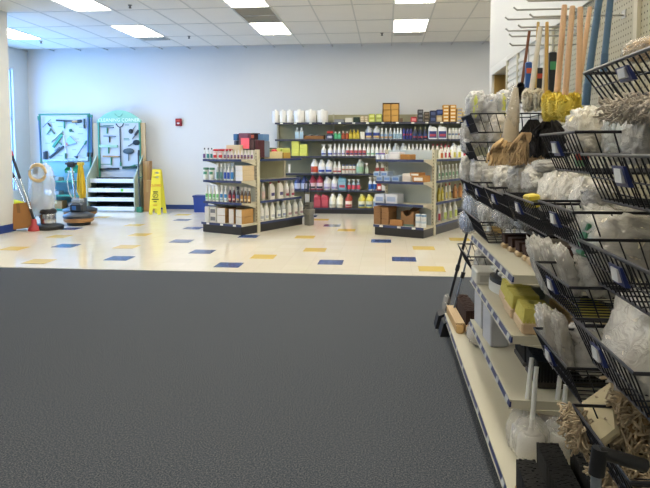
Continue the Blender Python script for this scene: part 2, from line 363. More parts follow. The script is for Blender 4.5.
        out.append(('label', MB().box(-r * .82, r * .82, -d / 2 - .002, -d / 2, .1 * h, .6 * h).mesh('label', ml)))
        if stripe: out.append(('label_stripe', MB().box(-r * .6, r * .6, -d / 2 - .004, -d / 2 - .002, .2 * h, .34 * h).mesh('label_stripe', M(stripe, .45))))
    return out
CLEARS = {'#d5dde0', '#cfd8d2', '#9fc0d0', '#c9d6cf', '#dfe0d6'}
CATN = {'pail': ('plastic_pail', 'pail'), 'gallon': ('gallon_jug', 'jug'), 'jug': ('jug', 'jug'), 'fjug': ('handled_jug', 'jug'), 'spray': ('spray_bottle', 'bottle'), 'cone': ('squeeze_bottle', 'bottle'), 'can': ('aerosol_can', 'can'), 'tub': ('plastic_tub', 'tub'), 'flask': ('flat_bottle', 'bottle')}
def put_bottle(kind, dims, cols, loc, rz, label, group):
    nm, cat = CATN[kind]; t = thing(nm, label, cat, loc, rz, group)
    key = (kind, tuple(round(v, 3) for v in dims), cols)
    for pn, me in cached(key, lambda: bottle_parts(kind, *dims, *cols)): obj(pn, me, t)
    return t
def carton(label, loc, w, d, h, col, rz=0, group=None, tape=None, print_=None, name='carton', cat='box', rot=None):
    t = thing(name, label, cat, loc, rz, group, rot)
    mt = M(col, .75, var=.05, scale=14)
    MB().rbox(-w / 2, w / 2, -d / 2, d / 2, 0, h, min(.006, h * .1)).build('box_body', mt, t)
    if tape: MB().box(-.025 if w > .15 else -w * .12, .025 if w > .15 else w * .12, -d / 2 - .0015, d / 2 + .0015, h * .62, h + .0015).build('tape', M(tape, .35), t)
    if print_ and print_[0] == '!': MB().box(-w * .497, w * .497, -d / 2 - .002, -d / 2, h * .02, h * .98).build('printed_front', M(print_[1:], .5), t)
    elif print_:
        MB().box(-w * .36, w * .36, -d / 2 - .002, -d / 2, h * .22, h * .72).build('printed_label', M(print_, .5), t)
    return t

# ================================================================== SHELVING
STEEL = M('#c9c3ac', .42); OLIVE = M('#a5a386', .5); KICK = M('#2a2a2c', .35); RAIL = M('#38446e', .4); CARD = M('#e9e9e4', .5); DKSH = M('#77766c', .45)
def shelf_board(parent, x0, x1, yb, yf, z, front_mat=RAIL, cards=0, mat=STEEL, name='shelf', th=.03):
    """shelf running along local x; yf is the front edge (smaller y)"""
    s = MB().box(x0, x1, yf, yb, z - th, z).build(name, mat, parent)
    st = MB().box(x0, x1, yf - .008, yf, z - th - .004, z + .004).build('price_rail', front_mat, s)
    for i in range(cards):
        x = x0 + (x1 - x0) * (i + .5) / cards + random.uniform(-.02, .02)
        MB().box(x - .03, x + .03, yf - .011, yf - .008, z - th, z).build('price_card', CARD, s)
    return s
# ---- wall shelving unit
WS = [.125, .49, .85, 1.225, 1.585, 1.945]
YP, YS, YDK = 13.5, 13.08, 12.93
ws = thing('wall_shelving', 'long dark metal wall shelving unit stocked with cleaning bottles', 'shelving unit', (0, 0, 0))
XS = [-2.4 + 1.245 * i for i in range(5)]
for i in range(4):
    MB().box(XS[i] + .01, XS[i + 1] - .01, YP, YP + .03, .1, 2.13).build('back_panel', OLIVE, ws)
    for z in WS[1:]: shelf_board(ws, XS[i] + .008, XS[i + 1] - .008, YP, YS, z, M('#3a3f52', .4), 4 if z > 1.9 else 0, DKSH)
    shelf_board(ws, XS[i] + .004, XS[i + 1] - .004, YP, YDK, WS[0], M('#3a3f52', .4), 0, DKSH, 'base_deck')
    MB().box(XS[i], XS[i + 1], YDK + .02, YDK + .05, 0, WS[0] - .03).build('kick_plate', KICK, ws)
slots = MB()
for x in XS:
    MB().box(x - .018, x + .018, YP - .04, YP + .03, 0, 2.14).build('upright', M('#b9b6a0', .45), ws)
MB().box(XS[0] + .3, XS[0] + .34, YS - .01, YS, .87, 1.05).build('sign_strip', CARD, ws)
# ---- slanted gondolas
GA = R(-27); GV = Vector((cos(GA), sin(GA), 0)); GU = Vector((-sin(GA), cos(GA), 0))
GO = {'left': Vector((-2.286, 9.505, 0)), 'right': Vector((.582, 9.43, 0))}
GZ = [.165, .512, .865, 1.212]; GW = .87; EP = .42
def gondola(side, label, runlen):
    t = thing('gondola', label, 'shelving unit', GO[side], GA)
    W = GW; x0 = -W
    pm = M('#b9c4c9', .5) if side == 'right' else M('#c0c0b0', .5)
    bk = MB().rbox(x0 + .01, -.01, .015, EP, 0, GZ[0] - .03, .008).build('end_base', KICK, t)
    shelf_board(t, x0, 0, EP + .02, 0, GZ[0], RAIL, 3, STEEL, 'end_deck')
    MB().box(x0 + .03, -.03, EP, EP + .03, GZ[0], 1.36).build('end_panel', pm, t)
    for x in (x0 + .02, -.02):
        u = MB().box(x - .025, x + .025, EP - .02, EP + .05, 0, 1.37).build('upright', STEEL, t)
        s = MB()
        for k in range(22): s.box(x - .006, x + .006, EP - .0215, EP - .02, .2 + k * .052, .225 + k * .052)
        s.build('slots', M('#5f5c50', .6), u)['kind'] = 'stuff'
    for z in GZ[1:]:
        s = shelf_board(t, x0 + .01, -.03, EP - .01, .045, z, RAIL, 0, STEEL, 'end_shelf')
        for x in (x0 + .015, -.035):
            MB().loft([[(x, .07, z - .03), (x, EP - .02, z - .03), (x, EP - .02, z - .11), (x, .2, z - .055)], [(x + .008, .07, z - .03), (x + .008, EP - .02, z - .03), (x + .008, EP - .02, z - .11), (x + .008, .2, z - .055)]]).build('bracket', STEEL, s)
    y0, y1 = EP + .06, EP + .06 + runlen
    MB().box(x0 + .02, -.02, y0, y1, 0, GZ[0] - .03).build('run_base', KICK, t)
    MB().box(-W / 2 - .02, -W / 2 + .02, y0, y1, GZ[0], 1.36).build('center_panel', OLIVE, t)
    for sgn in (1, -1):
        for i, z in enumerate(GZ):
            xa, xb = (-W / 2 + .02, -.0 if i == 0 else -.04) if sgn == 1 else (-W / 2 - .02, -W if i == 0 else -W + .04)
            s = MB().box(min(xa, xb), max(xa, xb), y0, y1, z - .03, z).build('run_shelf', STEEL, t)
            e = xb; MB().box(min(e, e + .008 * sgn), max(e, e + .008 * sgn), y0, y1, z - .034, z + .004).build('price_rail', RAIL, s)
    MB().box(-W / 2 - .03, -W / 2 + .03, y1 - .04, y1 + .02, 0, 1.37).build('upright', STEEL, t)
    return t
gondola('left', 'slanted gondola with spray bottles, nearer the wet floor sign', 1.24)
gondola('right', 'slanted gondola with cartons on its end, nearer the basket wall', 1.22)
def epoint(side, c, px):      # point on the end shelf's plane at local depth c
    p = onp(GO[side] + GU * c, GU, px, 180); return p
def rpoint(side, c, px):      # point on the run's plane at local x = c
    p = onp(GO[side] + GV * c, GV, px, 180); return p
# ---- row of bottles
def row(place, z, kind, cols, pxs, top, bot, wpx, desc, where, back=.0, dk=.85, cat=None):
    n = len(pxs); group = desc + ' row ' + where
    for i, px in enumerate(pxs):
        if place == 'wall':
            p = on(1, (YS if z > .2 else YDK) + .09 + back, px, 150); rz = 0
        elif place[0] == 'e': p = epoint(place[1], .12 + back, px); rz = GA
        else: p = rpoint(place[1], -.12 - back, px); rz = GA + pi / 2
        dep = (p - CP).dot(fw); h = (bot - top) * dep / F; w = wpx * dep / F
        if n == 1: lab = '%s %s' % (desc, where)
        elif n == 2: lab = '%s, %s one of two %s' % (desc, ('left', 'right')[i], where)
        else: lab = '%s, %s from left %s' % (desc, ORD[i], where)
        put_bottle(kind, (h, w, w * dk if kind in ('fjug', 'flask') else w), cols, (p.x, p.y, z), rz, lab, group)
def boxrow(place, z, specs, where, back=.0):
    """specs: (px0, px1, ytop, ybot, colour, desc, stack, depth, print)"""
    for px0, px1, yt, yb, col, desc, stack, dep_m, pr in specs:
        c = (px0 + px1) / 2
        if place == 'wall': fr = [on(1, (YS if z > .2 else YDK) + .02 + back, q, 150) for q in (px0, px1)]; nrm = Vector((0, 1, 0)); rz = 0
        elif place[0] == 'e': fr = [epoint(place[1], .07 + back, q) for q in (px0, px1)]; nrm = GU; rz = GA
        else: fr = [rpoint(place[1], -.06 - back, q) for q in (px0, px1)]; nrm = -GV; rz = GA + pi / 2
        p = (fr[0] + fr[1]) / 2; dep = (p - CP).dot(fw); w = (fr[1] - fr[0]).length * .95; h = (yb - yt) * dep / F / stack
        p = p + nrm * (dep_m / 2)
        for k in range(stack):
            lvl = '' if stack == 1 else (', %s of its stack' % ('bottom' if k == 0 else 'top' if k == stack - 1 else 'middle' if stack == 3 else ORD[k] + ' up'))
            carton('%s%s, %s' % (desc, lvl, where), (p.x, p.y, z + k * h), w, dep_m, h * .985, col, rz, desc + ' ' + where if stack > 1 else None, print_=pr, name='product_box' if w < .2 else 'carton')
W1, W2, W3, W4, W5, W6 = 'on wall top shelf', 'on wall second shelf', 'on wall third shelf', 'on wall fourth shelf', 'on wall fifth shelf', 'on wall base deck'
WH = '#e9e9e6'
# top shelf
row('wall', WS[5], 'pail', (WH, '#f2f2ec', WH), [275.8, 283, 290], 108.5, 121.6, 6.6, 'narrow white plastic pail', W1)
row('wall', WS[5], 'pail', (WH, '#f2f2ec', WH), [299.4, 310.6, 322.6], 108.5, 121.6, 11.5, 'broad white plastic pail', W1)
boxrow('wall', WS[5], [(334, 344, 118.3, 121.6, '#8b8d90', 'grey shrink-wrapped pack', 1, .25, None), (345, 352.3, 117, 121.6, '#dedccf', 'plain cream box', 1, .2, None),
    (353, 359.6, 116.2, 121.6, '#1f3327', 'dark green box', 1, .2, None), (360.4, 363.8, 115.3, 121.6, '#c2b190', 'tan small box in left column', 3, .2, '#d8cdb4'), (364.2, 367.8, 115.3, 121.6, '#bda987', 'tan small box in right column', 3, .2, '#d8cdb4'),
    (368.5, 374.7, 113.3, 121.6, '#b9c04f', 'lime sponge pack beside tan boxes', 2, .2, '#dbe08c'), (375.5, 381.8, 113.3, 121.6, '#a7b356', 'darker lime sponge pack', 2, .2, '#cdd58a'),
    (399.8, 402.5, 117.5, 121.6, '#7b6148', 'small brown box by the open carton', 1, .15, None),
    (410.5, 416.6, 116.3, 121.6, '#a93337', 'small red box', 1, .2, '#dd8888'), (417.3, 423, 109, 121.6, '#34353b', 'black shrink-wrapped roll pack', 3, .2, '#6a6c75'), (423.6, 429, 111.3, 121.6, '#4b4238', 'dark brown pack', 3, .2, '#7c6f5f'),
    (429.6, 435.8, 110, 121.6, '#2d3550', 'navy box', 2, .2, '#4a577e'), (436, 441.9, 115, 121.6, '#b9a37c', 'tan box under a navy one', 1, .2, '#d3c4a0'),
    (442.4, 448.7, 104.5, 121.6, '#c48b2e', 'orange box in left tower', 5, .2, '#e8d8b0'), (449.2, 455.8, 104.5, 121.6, '#c58c31', 'orange box in right tower', 5, .2, '#e8d8b0'),
    (456.3, 462, 108, 121.6, '#cdb47a', 'sand coloured box with blue print', 4, .2, '#8d96a8'), (462.4, 468.5, 111.2, 121.6, '#d3c091', 'pale tan box with blue print', 3, .2, '#98a0ae')], W1)
carton('navy box on top of a tan one, on wall top shelf', tuple(on(1, YS + .12, 439, 150).xy) + (on(1, YS + .12, 439, 115).z,), .125, .2, .11, '#2d3b66', print_='#4a5c90', name='product_box')
# open carton with stacked inner boxes
p = on(1, YS + .17, 390.6, 150); dep = (p - CP).dot(fw); cw = 16.5 * dep / F; chh = 19 * dep / F
t = thing('open_carton', 'tall open brown carton holding stacked tan boxes on wall top shelf', 'box', (p.x, p.y, WS[5]))
bm = M('#6b5233', .8, var=.06, scale=10)
MB().box(-cw / 2, -cw / 2 + .012, -.14, .14, 0, chh).box(cw / 2 - .012, cw / 2, -.14, .14, 0, chh).box(-cw / 2, cw / 2, .13, .14, 0, chh).box(-cw / 2, cw / 2, -.14, .14, chh - .012, chh).box(-cw / 2, cw / 2, -.14, .14, 0, .012).build('carton_shell', bm, t)
for i in range(2):
    for k in range(3):
        a = MB().rbox(-cw / 4 + .012, cw / 4 - .012, -.11, .1, 0, chh / 3 - .016, .006).build('inner_box', M('#c79a4e', .65, var=.05), t, ((i - .5) * (cw / 2 - .01), -.01, .014 + k * (chh / 3 - .01)))
# second shelf
row('wall', WS[4], 'flask', ('#d5dde0', WH, '#a9c7dc'), [297.3, 301.6], 126.5, 138.6, 4.2, 'clear bottle with pale blue label', W2)
p = on(1, YS + .15, 314.5, 150); dep = (p - CP).dot(fw); w = 20.5 * dep / F
t = thing('display_tray', 'low brown cardboard tray with loose packets on wall second shelf', 'tray', (p.x, p.y, WS[4]))
MB().box(-w / 2, w / 2, -.13, -.12, 0, .075).box(-w / 2, w / 2, .12, .13, 0, .1).box(-w / 2, -w / 2 + .01, -.13, .13, 0, .09).box(w / 2 - .01, w / 2, -.13, .13, 0, .09).box(-w / 2, w / 2, -.13, .13, 0, .006).build('tray', M('#8a6238', .8), t)
for i in range(7): MB().rbox(-.03, .03, -.05, .05, 0, .02, .004).build('packet', M(('#56616d', '#8c9196', '#3d475c')[i % 3], .4), t, (-w / 2 + .06 + i * (w - .12) / 6, -.02, .07), (random.uniform(-.4, .4), random.uniform(-.5, .5), random.uniform(-1, 1)))
boxrow('wall', WS[4], [(326, 333.2, 133.5, 138.6, '#2a3358', 'navy pack under a red one', 1, .2, '#b8bccb'), (360.2, 364.6, 131, 138.6, '#e4e0d2', 'small white box between bottles', 1, .15, None)], W2)
q = on(1, YS + .13, 330, 133.5); carton('red pack lying on a navy one, on wall second shelf', (q.x, q.y, q.z), .13, .18, .05, '#a5332f', .1, name='product_box')
row('wall', WS[4], 'flask', ('#4aa779', WH, '#5fc092'), [335.6, 339.3], 130.8, 138.6, 3.6, 'green flat bottle', W2)
row('wall', WS[4], 'flask', ('#8a3b22', '#d9cfc6', '#b05a3a'), [343.2, 347], 130.5, 138.6, 3.6, 'reddish brown flat bottle', W2)
row('wall', WS[4], 'flask', ('#b39a22', '#c2a832', '#d4c04a'), [350.6, 354.2, 357.8], 129, 138.6, 3.5, 'golden yellow flat bottle', W2)
row('wall', WS[4], 'gallon', ('#d5dde0', WH, '#3a4a92', '#d0b070'), [368.5, 376.3], 125.3, 138.6, 7, 'clear gallon jug with navy label', W2)
row('wall', WS[4], 'cone', ('#d5dde0', WH, '#7f9fc4', '#cf9a4e'), [381.8, 386, 390.4], 127.4, 138.6, 3.7, 'clear bottle with blue and orange label', W2)
row('wall', WS[4], 'cone', ('#dfe6ea', WH, '#9dbdd0'), [394.3, 397.5, 400.6], 127.2, 138.7, 2.9, 'slim white bottle with pale blue label', W2)
row('wall', WS[4], 'can', ('#27357e', '#1f2a63', '#27357e', '#a33a55'), [404, 407.2, 410.4], 128, 138.8, 2.9, 'navy aerosol can with red mark', W2)
row('wall', WS[4], 'cone', ('#1f2942', '#a8a97a', '#31406e', '#b54a4a'), [415, 420, 425], 126.8, 138.8, 4.4, 'dark navy bottle with red striped label', W2)
row('wall', WS[4], 'fjug', ('#dfe1e0', WH, '#2f3d78', '#a84452'), [432.4, 442], 125.2, 139, 8.6, 'white handled jug with navy label', W2)
row('wall', WS[4], 'can', ('#e5e5e0', '#d8d8d4', '#d9d9d6', '#7886a0'), [449.3, 452.7, 456], 127.8, 139, 3.0, 'white can with slate stripe', W2)
row('wall', WS[4], 'can', ('#e5e5e0', '#d8d8d4', '#d9d9d6', '#a05a4c'), [459.4, 462.8, 466.2], 127.8, 139, 3.0, 'white can with rust stripe', W2)
# third shelf
for xx, yy0, nm, n in ((295.2, 140.6, 'left column', 4), (303.3, 143.8, 'right column', 3)):
    boxrow('wall', WS[3], [(xx - 3.9, xx + 3.9, yy0, 155.6, '#d2d86c', 'bright lime sponge pack in ' + nm, n, .22, None)], W3)
row('wall', WS[3], 'spray', (WH, WH, '#dfe3ee', '#2f48a8'), [323.8, 330.3], 144.3, 156, 5.0, 'white spray bottle with blue band', W3)
row('wall', WS[3], 'cone', (WH, WH, '#e2e2ea', '#8a86b4'), [335, 339.3, 343.5], 143.4, 156, 3.7, 'white bottle with lilac band', W3)
row('wall', WS[3], 'cone', (WH, WH, '#c4626a', '#3c4470'), [347.7, 351.8, 356, 360.1, 364.2], 143.4, 156, 3.7, 'white bottle with navy and red label', W3)
row('wall', WS[3], 'cone', (WH, WH, '#dfe6e2', '#6fb08c'), [368.4, 372.6, 376.8], 143.4, 156, 3.7, 'white bottle with green band', W3)
row('wall', WS[3], 'cone', (WH, WH, '#e2d8d8', '#b8474e'), [381, 385.2, 389.4], 143.4, 156, 3.7, 'white bottle with red band', W3)
row('wall', WS[3], 'gallon', ('#d5dde0', WH, '#c9d6e6'), [395.8, 403.2], 143, 156, 7, 'clear gallon jug with no stripe', W3)
row('wall', WS[3], 'cone', (WH, WH, '#e8e2d4', '#d2b13c'), [409 + 3.9 * i for i in range(6)], 143.6, 156, 3.6, 'cream bottle with yellow band', W3)
row('wall', WS[3], 'cone', ('#e6e2d6', '#a3303e', '#b84a50'), [433, 437.2, 441.5, 445.6], 143.6, 156, 3.7, 'cream bottle with crimson cap', W3)
row('wall', WS[3], 'gallon', (WH, '#d5d9d9', '#cfd25a'), [453.5, 461.5], 142.8, 156, 7, 'white gallon with yellow label', W3)
# fourth shelf
row('wall', WS[2], 'gallon', (WH, WH, '#c65a3c', '#b04030'), [314.4], 158.4, 172.8, 7.2, 'white gallon jug with orange label', W4)
row('wall', WS[2], 'gallon', (WH, WH, '#e2e6f0', '#2f49ad'), [321.7, 328.9], 158.8, 172.8, 7, 'white gallon jug with blue band', W4)
row('wall', WS[2], 'cone', (WH, WH, '#e6dcdc', '#b53c44'), [335, 339.4], 160.8, 173, 4.1, 'white bottle with red band', W4)
row('wall', WS[2], 'can', ('#dfddd6', '#3a4c86', '#d8d2c8', '#a86a58'), [343.6, 347.1, 350.6, 354.2], 163.9, 173, 3.2, 'cream can with blue cap', W4)
row('wall', WS[2], 'gallon', ('#c9d6cf', WH, '#8fb89a'), [360], 159, 173.2, 7.6, 'clear green-tinted gallon jug', W4)
row('wall', WS[2], 'spray', ('#cfd8d2', WH, '#b9cdb9'), [366.6], 162.5, 173.2, 3.8, 'small clear spray bottle', W4)
row('wall', WS[2], 'cone', ('#dfe0d6', '#4a5050', '#b0544c'), [377.5, 382.5], 160.5, 173.2, 4.1, 'grey capped bottle with red label', W4, back=.05)
# fifth shelf
row('wall', WS[1], 'gallon', ('#2e3f7c', '#23305f', '#b9c0d8'), [297.5, 304.2], 176.5, 190.2, 6.4, 'navy gallon jug with pale label', W5)
row('wall', WS[1], 'gallon', ('#9b2f48', '#b0485c', '#d9c4cc', '#3c3f52'), [312.5, 319.7], 175.6, 190.2, 7.1, 'crimson gallon jug with white label', W5)
row('wall', WS[1], 'gallon', (WH, WH, '#d9d6e6', '#9a93c0'), [327.2, 334.6], 176.6, 190.2, 6.8, 'white gallon jug with lilac label', W5)
row('wall', WS[1], 'fjug', ('#6e9fb8', '#5b8aa6', '#8db4c8', '#b03a55'), [342.4], 176.2, 190.3, 8, 'blue handled jug with red mark', W5)
row('wall', WS[1], 'spray', ('#9fc0d0', '#e2e6ea', '#c94c5e'), [349.2, 353.8, 358.5], 179.3, 190.4, 4.0, 'pale blue spray bottle with red label', W5)
row('wall', WS[1], 'spray', ('#dfe6ee', WH, '#2f5fae'), [370.6, 374.9], 176.8, 190.4, 4.0, 'white spray bottle with royal blue label', W5)
boxrow('wall', WS[1], [(377.3, 381.6, 184, 190.4, '#c8454a', 'red and white box', 1, .2, '#ece6e4'), (382, 386, 183, 190.4, '#d8d8da', 'white box beside a red one', 1, .2, None)], W5)
# deck
row('wall', WS[0], 'fjug', ('#a93a4c', '#b04c5c', '#b4505f'), [317.6, 325], 193, 206.6, 7.2, 'red handled jug', W6)
row('wall', WS[0], 'gallon', ('#e3e0cc', WH, '#e9e8dc', '#b9b9a9'), [332.5, 339.8], 193, 206.8, 7, 'cream gallon jug', W6)
row('wall', WS[0], 'gallon', ('#a8402f', '#b8574a', '#e6ddd2', '#b04a4a'), [348.8], 193, 206.9, 7.2, 'rust red gallon jug with white label', W6)
row('wall', WS[0], 'gallon', ('#d8cd55', '#d9d48a', '#e3e0c4', '#5f7a8c'), [362, 369.3], 193.2, 207, 7.1, 'yellow gallon jug', W6)
row('wall', WS[0], 'gallon', (WH, WH, '#8aa0cc'), [376.8], 193.4, 207, 7, 'white gallon jug with blue label', W6)

# ================================================================== LEFT GONDOLA STOCK
L1, L2, L3, L4 = 'on left gondola top end shelf', 'on left gondola upper end shelf', 'on left gondola lower end shelf', 'on left gondola end deck'
eL = ('e', 'left'); rL = ('r', 'left'); eR = ('e', 'right'); rR = ('r', 'right')
row(eL, GZ[3], 'cone', ('#d8dcde', '#2b2d31', '#6a4a86'), [205], 146.3, 157.4, 3.2, 'white bottle with purple label', L1)
row(eL, GZ[3], 'cone', ('#d8dcde', '#2b2d31', '#2f8a8c'), [208.7, 212.1], 146.3, 157.4, 3.2, 'white bottle with teal label', L1)
row(eL, GZ[3], 'tub', ('#dcdcda', '#b0232f', '#c8323a', '#e9e0de'), [216, 221.3], 148, 157.6, 4.6, 'white tub with red lid', L1)
row(eL, GZ[3], 'cone', ('#d9d4d4', '#d9d2cc', '#7c5f86', '#8b5a52'), [225.5 + 3.35 * i for i in range(9)], 148.4, 158, 2.7, 'small white-capped bottle with plum label', L1)
p = epoint('left', .27, 223.5); z = on(1, p.y, 223, 149).z
t = thing('red_tray', 'long shallow red tray behind the bottles, left gondola end', 'tray', (p.x, p.y, GZ[3]), GA)
MB().rbox(-.18, .18, -.06, .06, .13, .17, .008).build('tray_rim', M('#b3202c', .35), t); MB().rbox(-.165, .165, -.05, .05, 0, .135, .01).build('tray_body', M('#cfd0d0', .5), t)
boxrow(eL, GZ[3], [(226, 240, 143.2, 157.5, '#d5c9a9', 'cream box behind the plum bottles', 1, .1, None)], L1, back=.24)
row(eL, GZ[2], 'tub', ('#dfe3e0', '#4f8f72', '#e6ebe6', '#54a184'), [206.2, 212.1], 167.2, 179.4, 5.3, 'white tub with green band', L2)
row(eL, GZ[2], 'spray', ('#cfd8d2', WH, '#5a8a86'), [218, 221.7], 162.5, 179.6, 3.6, 'clear teal-labelled spray bottle', L2)
row(eL, GZ[2], 'spray', (WH, WH, '#2f56b8'), [225.6, 228.9], 162.5, 179.6, 3.6, 'deep blue labelled spray bottle', L2)
row(eL, GZ[2], 'spray', (WH, '#dfe6ea', '#3f8ad0'), [232.8], 161.8, 179.7, 4.2, 'white spray bottle with sky blue label', L2)
boxrow(eL, GZ[2], [(235.6, 242.8, 164.4, 179.9, '#d3bf9a', 'tan carton with white front', 3, .3, '!#e6e6ec')], L2)
row(eL, GZ[1], 'cone', (WH, WH, '#78c07a', '#cfe8cf'), [207, 210.5, 214.1, 217.7], 185, 200.6, 3.3, 'white bottle with green label', L3)
row(eL, GZ[1], 'spray', (WH, WH, '#3a86c8', '#dfeaf4'), [221.7, 225.8], 184.5, 200.8, 3.6, 'bright blue labelled spray bottle', L3)
row(eL, GZ[1], 'spray', ('#5a3038', '#d6cfc9', '#a5404e', '#d8c0b0'), [230, 233.9], 185.2, 201, 3.5, 'dark bottle with crimson label', L3)
row(eL, GZ[1], 'spray', ('#4a4440', '#2f2f35', '#6a74a8', '#c9a86a'), [238], 185, 201.2, 3.5, 'dark bottle with blue label', L3)
row(eL, GZ[1], 'spray', ('#5c4630', '#cfc7bb', '#b5884e', '#dcc69a'), [241.8, 245.5, 249.2], 185.8, 201.4, 3.4, 'dark bottle with amber label', L3)
boxrow(eL, GZ[0], [(204, 208.3, 205.8, 221, '#d6d4d0', 'narrow white carton', 2, .28, None), (209, 215.8, 205.8, 221.2, '#cfccc5', 'white carton with grey print', 2, .28, '#77777a'), (216.5, 224.8, 206.6, 221.8, '#b08a58', 'broad white-fronted carton', 2, .28, '!#dfdcd8'),
    (228.4, 233.4, 207.2, 222.4, '#b08a58', 'slim white-fronted carton', 1, .28, '!#dcd6cf'), (235.4, 241.4, 208, 223, '#b98f55', 'golden carton with white front', 2, .3, '!#d9d4cc')], L4)
R1, R3, R4 = 'on left gondola top run shelf', 'on left gondola middle run shelf', 'on left gondola run deck'
boxrow(rL, GZ[3], [(264, 283.3, 150.2, 157.6, '#d8c898', 'long cream tray box', 1, .2, None), (284, 291, 151.6, 157.6, '#b28f3f', 'brown box', 1, .2, None)], R1)
p = rpoint('left', -.16, 274.5); t = thing('hard_hat', 'red domed hard cap resting on the long cream tray box', 'hat', (p.x, p.y, GZ[3] + .122), GA)
MB().ell((0, 0, .0), .055, .06, .045, 14, 8).build('dome', M('#c92a35', .35), t); MB().lathe([(.066, 0), (.066, .006)], 16).build('brim', M('#b5232f', .35), t)
for k, (px, w, n) in enumerate(((277, 8, 'left'), (286.5, 8.5, 'right'))):
    boxrow(rL, GZ[3], [(px - w / 2, px + w / 2, 147.4, 157.4, '#cfd66e', 'low lime sponge pack, %s of two behind cream box' % n, 1, .1, None)], R1, back=.24)
row(rL, GZ[1], 'gallon', ('#dfe0d6', WH, '#cdb3ae'), [262.6], 182, 200, 5, 'clear gallon jug by the upright', R3)
row(rL, GZ[1], 'fjug', ('#e6e3dc', '#9c3040', '#e9e4de', '#5a5486'), [271.3, 279.8], 181.8, 199.2, 7.2, 'white handled jug with plum label', R3, dk=.55)
row(rL, GZ[1], 'gallon', (WH, '#c9c2c0', '#dcd2d2', '#a84a5c'), [286.2, 291.6], 181, 197.6, 5.2, 'white jug with red mark', R3)
row(rL, GZ[0], 'gallon', ('#e3e4e0', '#dedede', '#e9e9e4', '#b8bcc6'), [260.5, 265.6, 271.6], 203.5, 222.2, 6.0, 'milky gallon jug', R4)
row(rL, GZ[0], 'gallon', ('#d5dde0', WH, '#e2e6e2', '#8e98b4'), [277.6, 282.8], 203, 220.2, 5.8, 'clear gallon jug with pale label', R4)
row(rL, GZ[0], 'gallon', ('#e0e2dc', '#cfcfcf', '#e9e6e0', '#b49aa0'), [288.6, 294.8, 300.2], 201.6, 217.6, 5.6, 'cream jug with rosy stripe', R4)
# cluster of small crates on top
def small(px0, px1, y0, y1, col, label, back=.2, zt=GZ[3], pr=None):
    p = rpoint('left', -back, (px0 + px1) / 2) if back < 1 else epoint('left', back - 1, (px0 + px1) / 2)
    dep = (p - CP).dot(fw); w = (px1 - px0) * dep / F; zb = on(1, p.y, 250, y1).z; zt2 = on(1, p.y, 250, y0).z
    carton(label, (p.x, p.y, zb), w, .16, zt2 - zb, col, GA, None, print_=pr, name='product_box')
small(252.5, 257.8, 139.7, 157.6, '#5c4a4e', 'upright grey and maroon box atop left gondola end', 1.52)
small(258, 262.4, 140.2, 157.6, '#4d2026', 'narrow dark maroon box atop left gondola end', 1.52)
small(240.5, 253.2, 140.2, 157.6, '#6d5a60', 'grey mauve carton behind the pink card on left gondola', 1.62)
small(240.5, 253.2, 133.2, 140, '#7c4f62', 'mauve box on top of the grey carton, left gondola', 1.62)
small(253.6, 258.2, 133.2, 139.6, '#3a1a1c', 'dark red box next to the mauve box, left gondola', 1.56, pr='#b8552f')
small(259, 267.5, 134.2, 141, '#5f86b4', 'blue patterned pack stacked high on left gondola', 1.66)
small(259.5, 268, 141.2, 157.4, '#7a8798', 'grey blue box under the patterned pack, left gondola', 1.7)
small(236.2, 240.8, 134, 140.5, '#3f6fa4', 'small blue box jutting from left gondola stack', 1.6)
small(236.8, 240.3, 140.7, 157.4, '#5b6b80', 'slate box under the small blue box, left gondola', 1.66)
p = epoint('left', .4, 245.5); z0 = GZ[3] + .17
MBp = thing('pink_card', 'fluorescent pink square price card on left gondola stack', 'card', (p.x, p.y, on(1, p.y, 245, 148.6).z), GA)
MB().box(-.088, .088, -.004, .004, 0, .175).build('card', M('#ff6f80', .6), MBp); MB().box(-.09, .09, .004, .01, -.012, .0).build('clip', M('#9a9aa0', .3, .8), MBp)
p = rpoint('left', -.3, 270); t = thing('wire_caddy', 'dark wire caddy on left gondola behind the cream box', 'basket', (p.x, p.y, GZ[3]), GA)
MB().box(-.1, .1, -.07, .07, .17, .19).build('top_rim', M('#33383f', .5), t)
g_ = MB()
for i in range(7):
    for s_ in (-1, 1): g_.tube([(-.09 + .03 * i, s_ * .065, 0), (-.09 + .03 * i, s_ * .065, .18)], .003, 4)
g_.build('wire_grid', M('#4a5158', .4, .5), t); MB().box(-.09, .09, -.06, .06, .0, .12).build('contents', M('#7f8c98', .6), t)

# ================================================================== RIGHT GONDOLA STOCK
Q1, Q2, Q3, Q4 = 'on right gondola top end shelf', 'on right gondola upper end shelf', 'on right gondola lower end shelf', 'on right gondola end deck'
row(eR, GZ[3], 'tub', ('#e3e6ea', '#2a4bb0', '#dfe4f0'), [377.8, 382.5], 153.4, 159.4, 4.3, 'short white tub with blue lid', Q1)
boxrow(eR, GZ[3], [(385, 388.3, 154, 159.6, '#d9dbe4', 'thin white box', 1, .2, None), (388.6, 399.2, 152, 159.7, '#dcdae0', 'white carton with faint print', 1, .22, '#e8e6ea'), (399.6, 410, 154.6, 160, '#a9793f', 'flat brown carton', 1, .22, None)], Q1)
boxrow(eR, GZ[2], [(376, 382.6, 176.5, 181.6, '#a9bcd6', 'blue and white carton, first from left', 1, .24, '#6d8fc8'), (383.2, 390.6, 176.5, 181.8, '#a9bcd6', 'blue and white carton, second from left', 1, .24, '#6d8fc8'), (391.2, 399.4, 176.2, 182, '#a3b6d2', 'blue and white carton, third from left', 1, .24, '#5f80bc'),
    (402, 411, 174, 182.3, '#dfd9d4', 'white carton with four dark marks', 1, .24, '#cfc6c2'), (412, 424.6, 176.2, 182.8, '#b88246', 'long brown carton with white label', 1, .24, '#e6e2dc')], Q2)
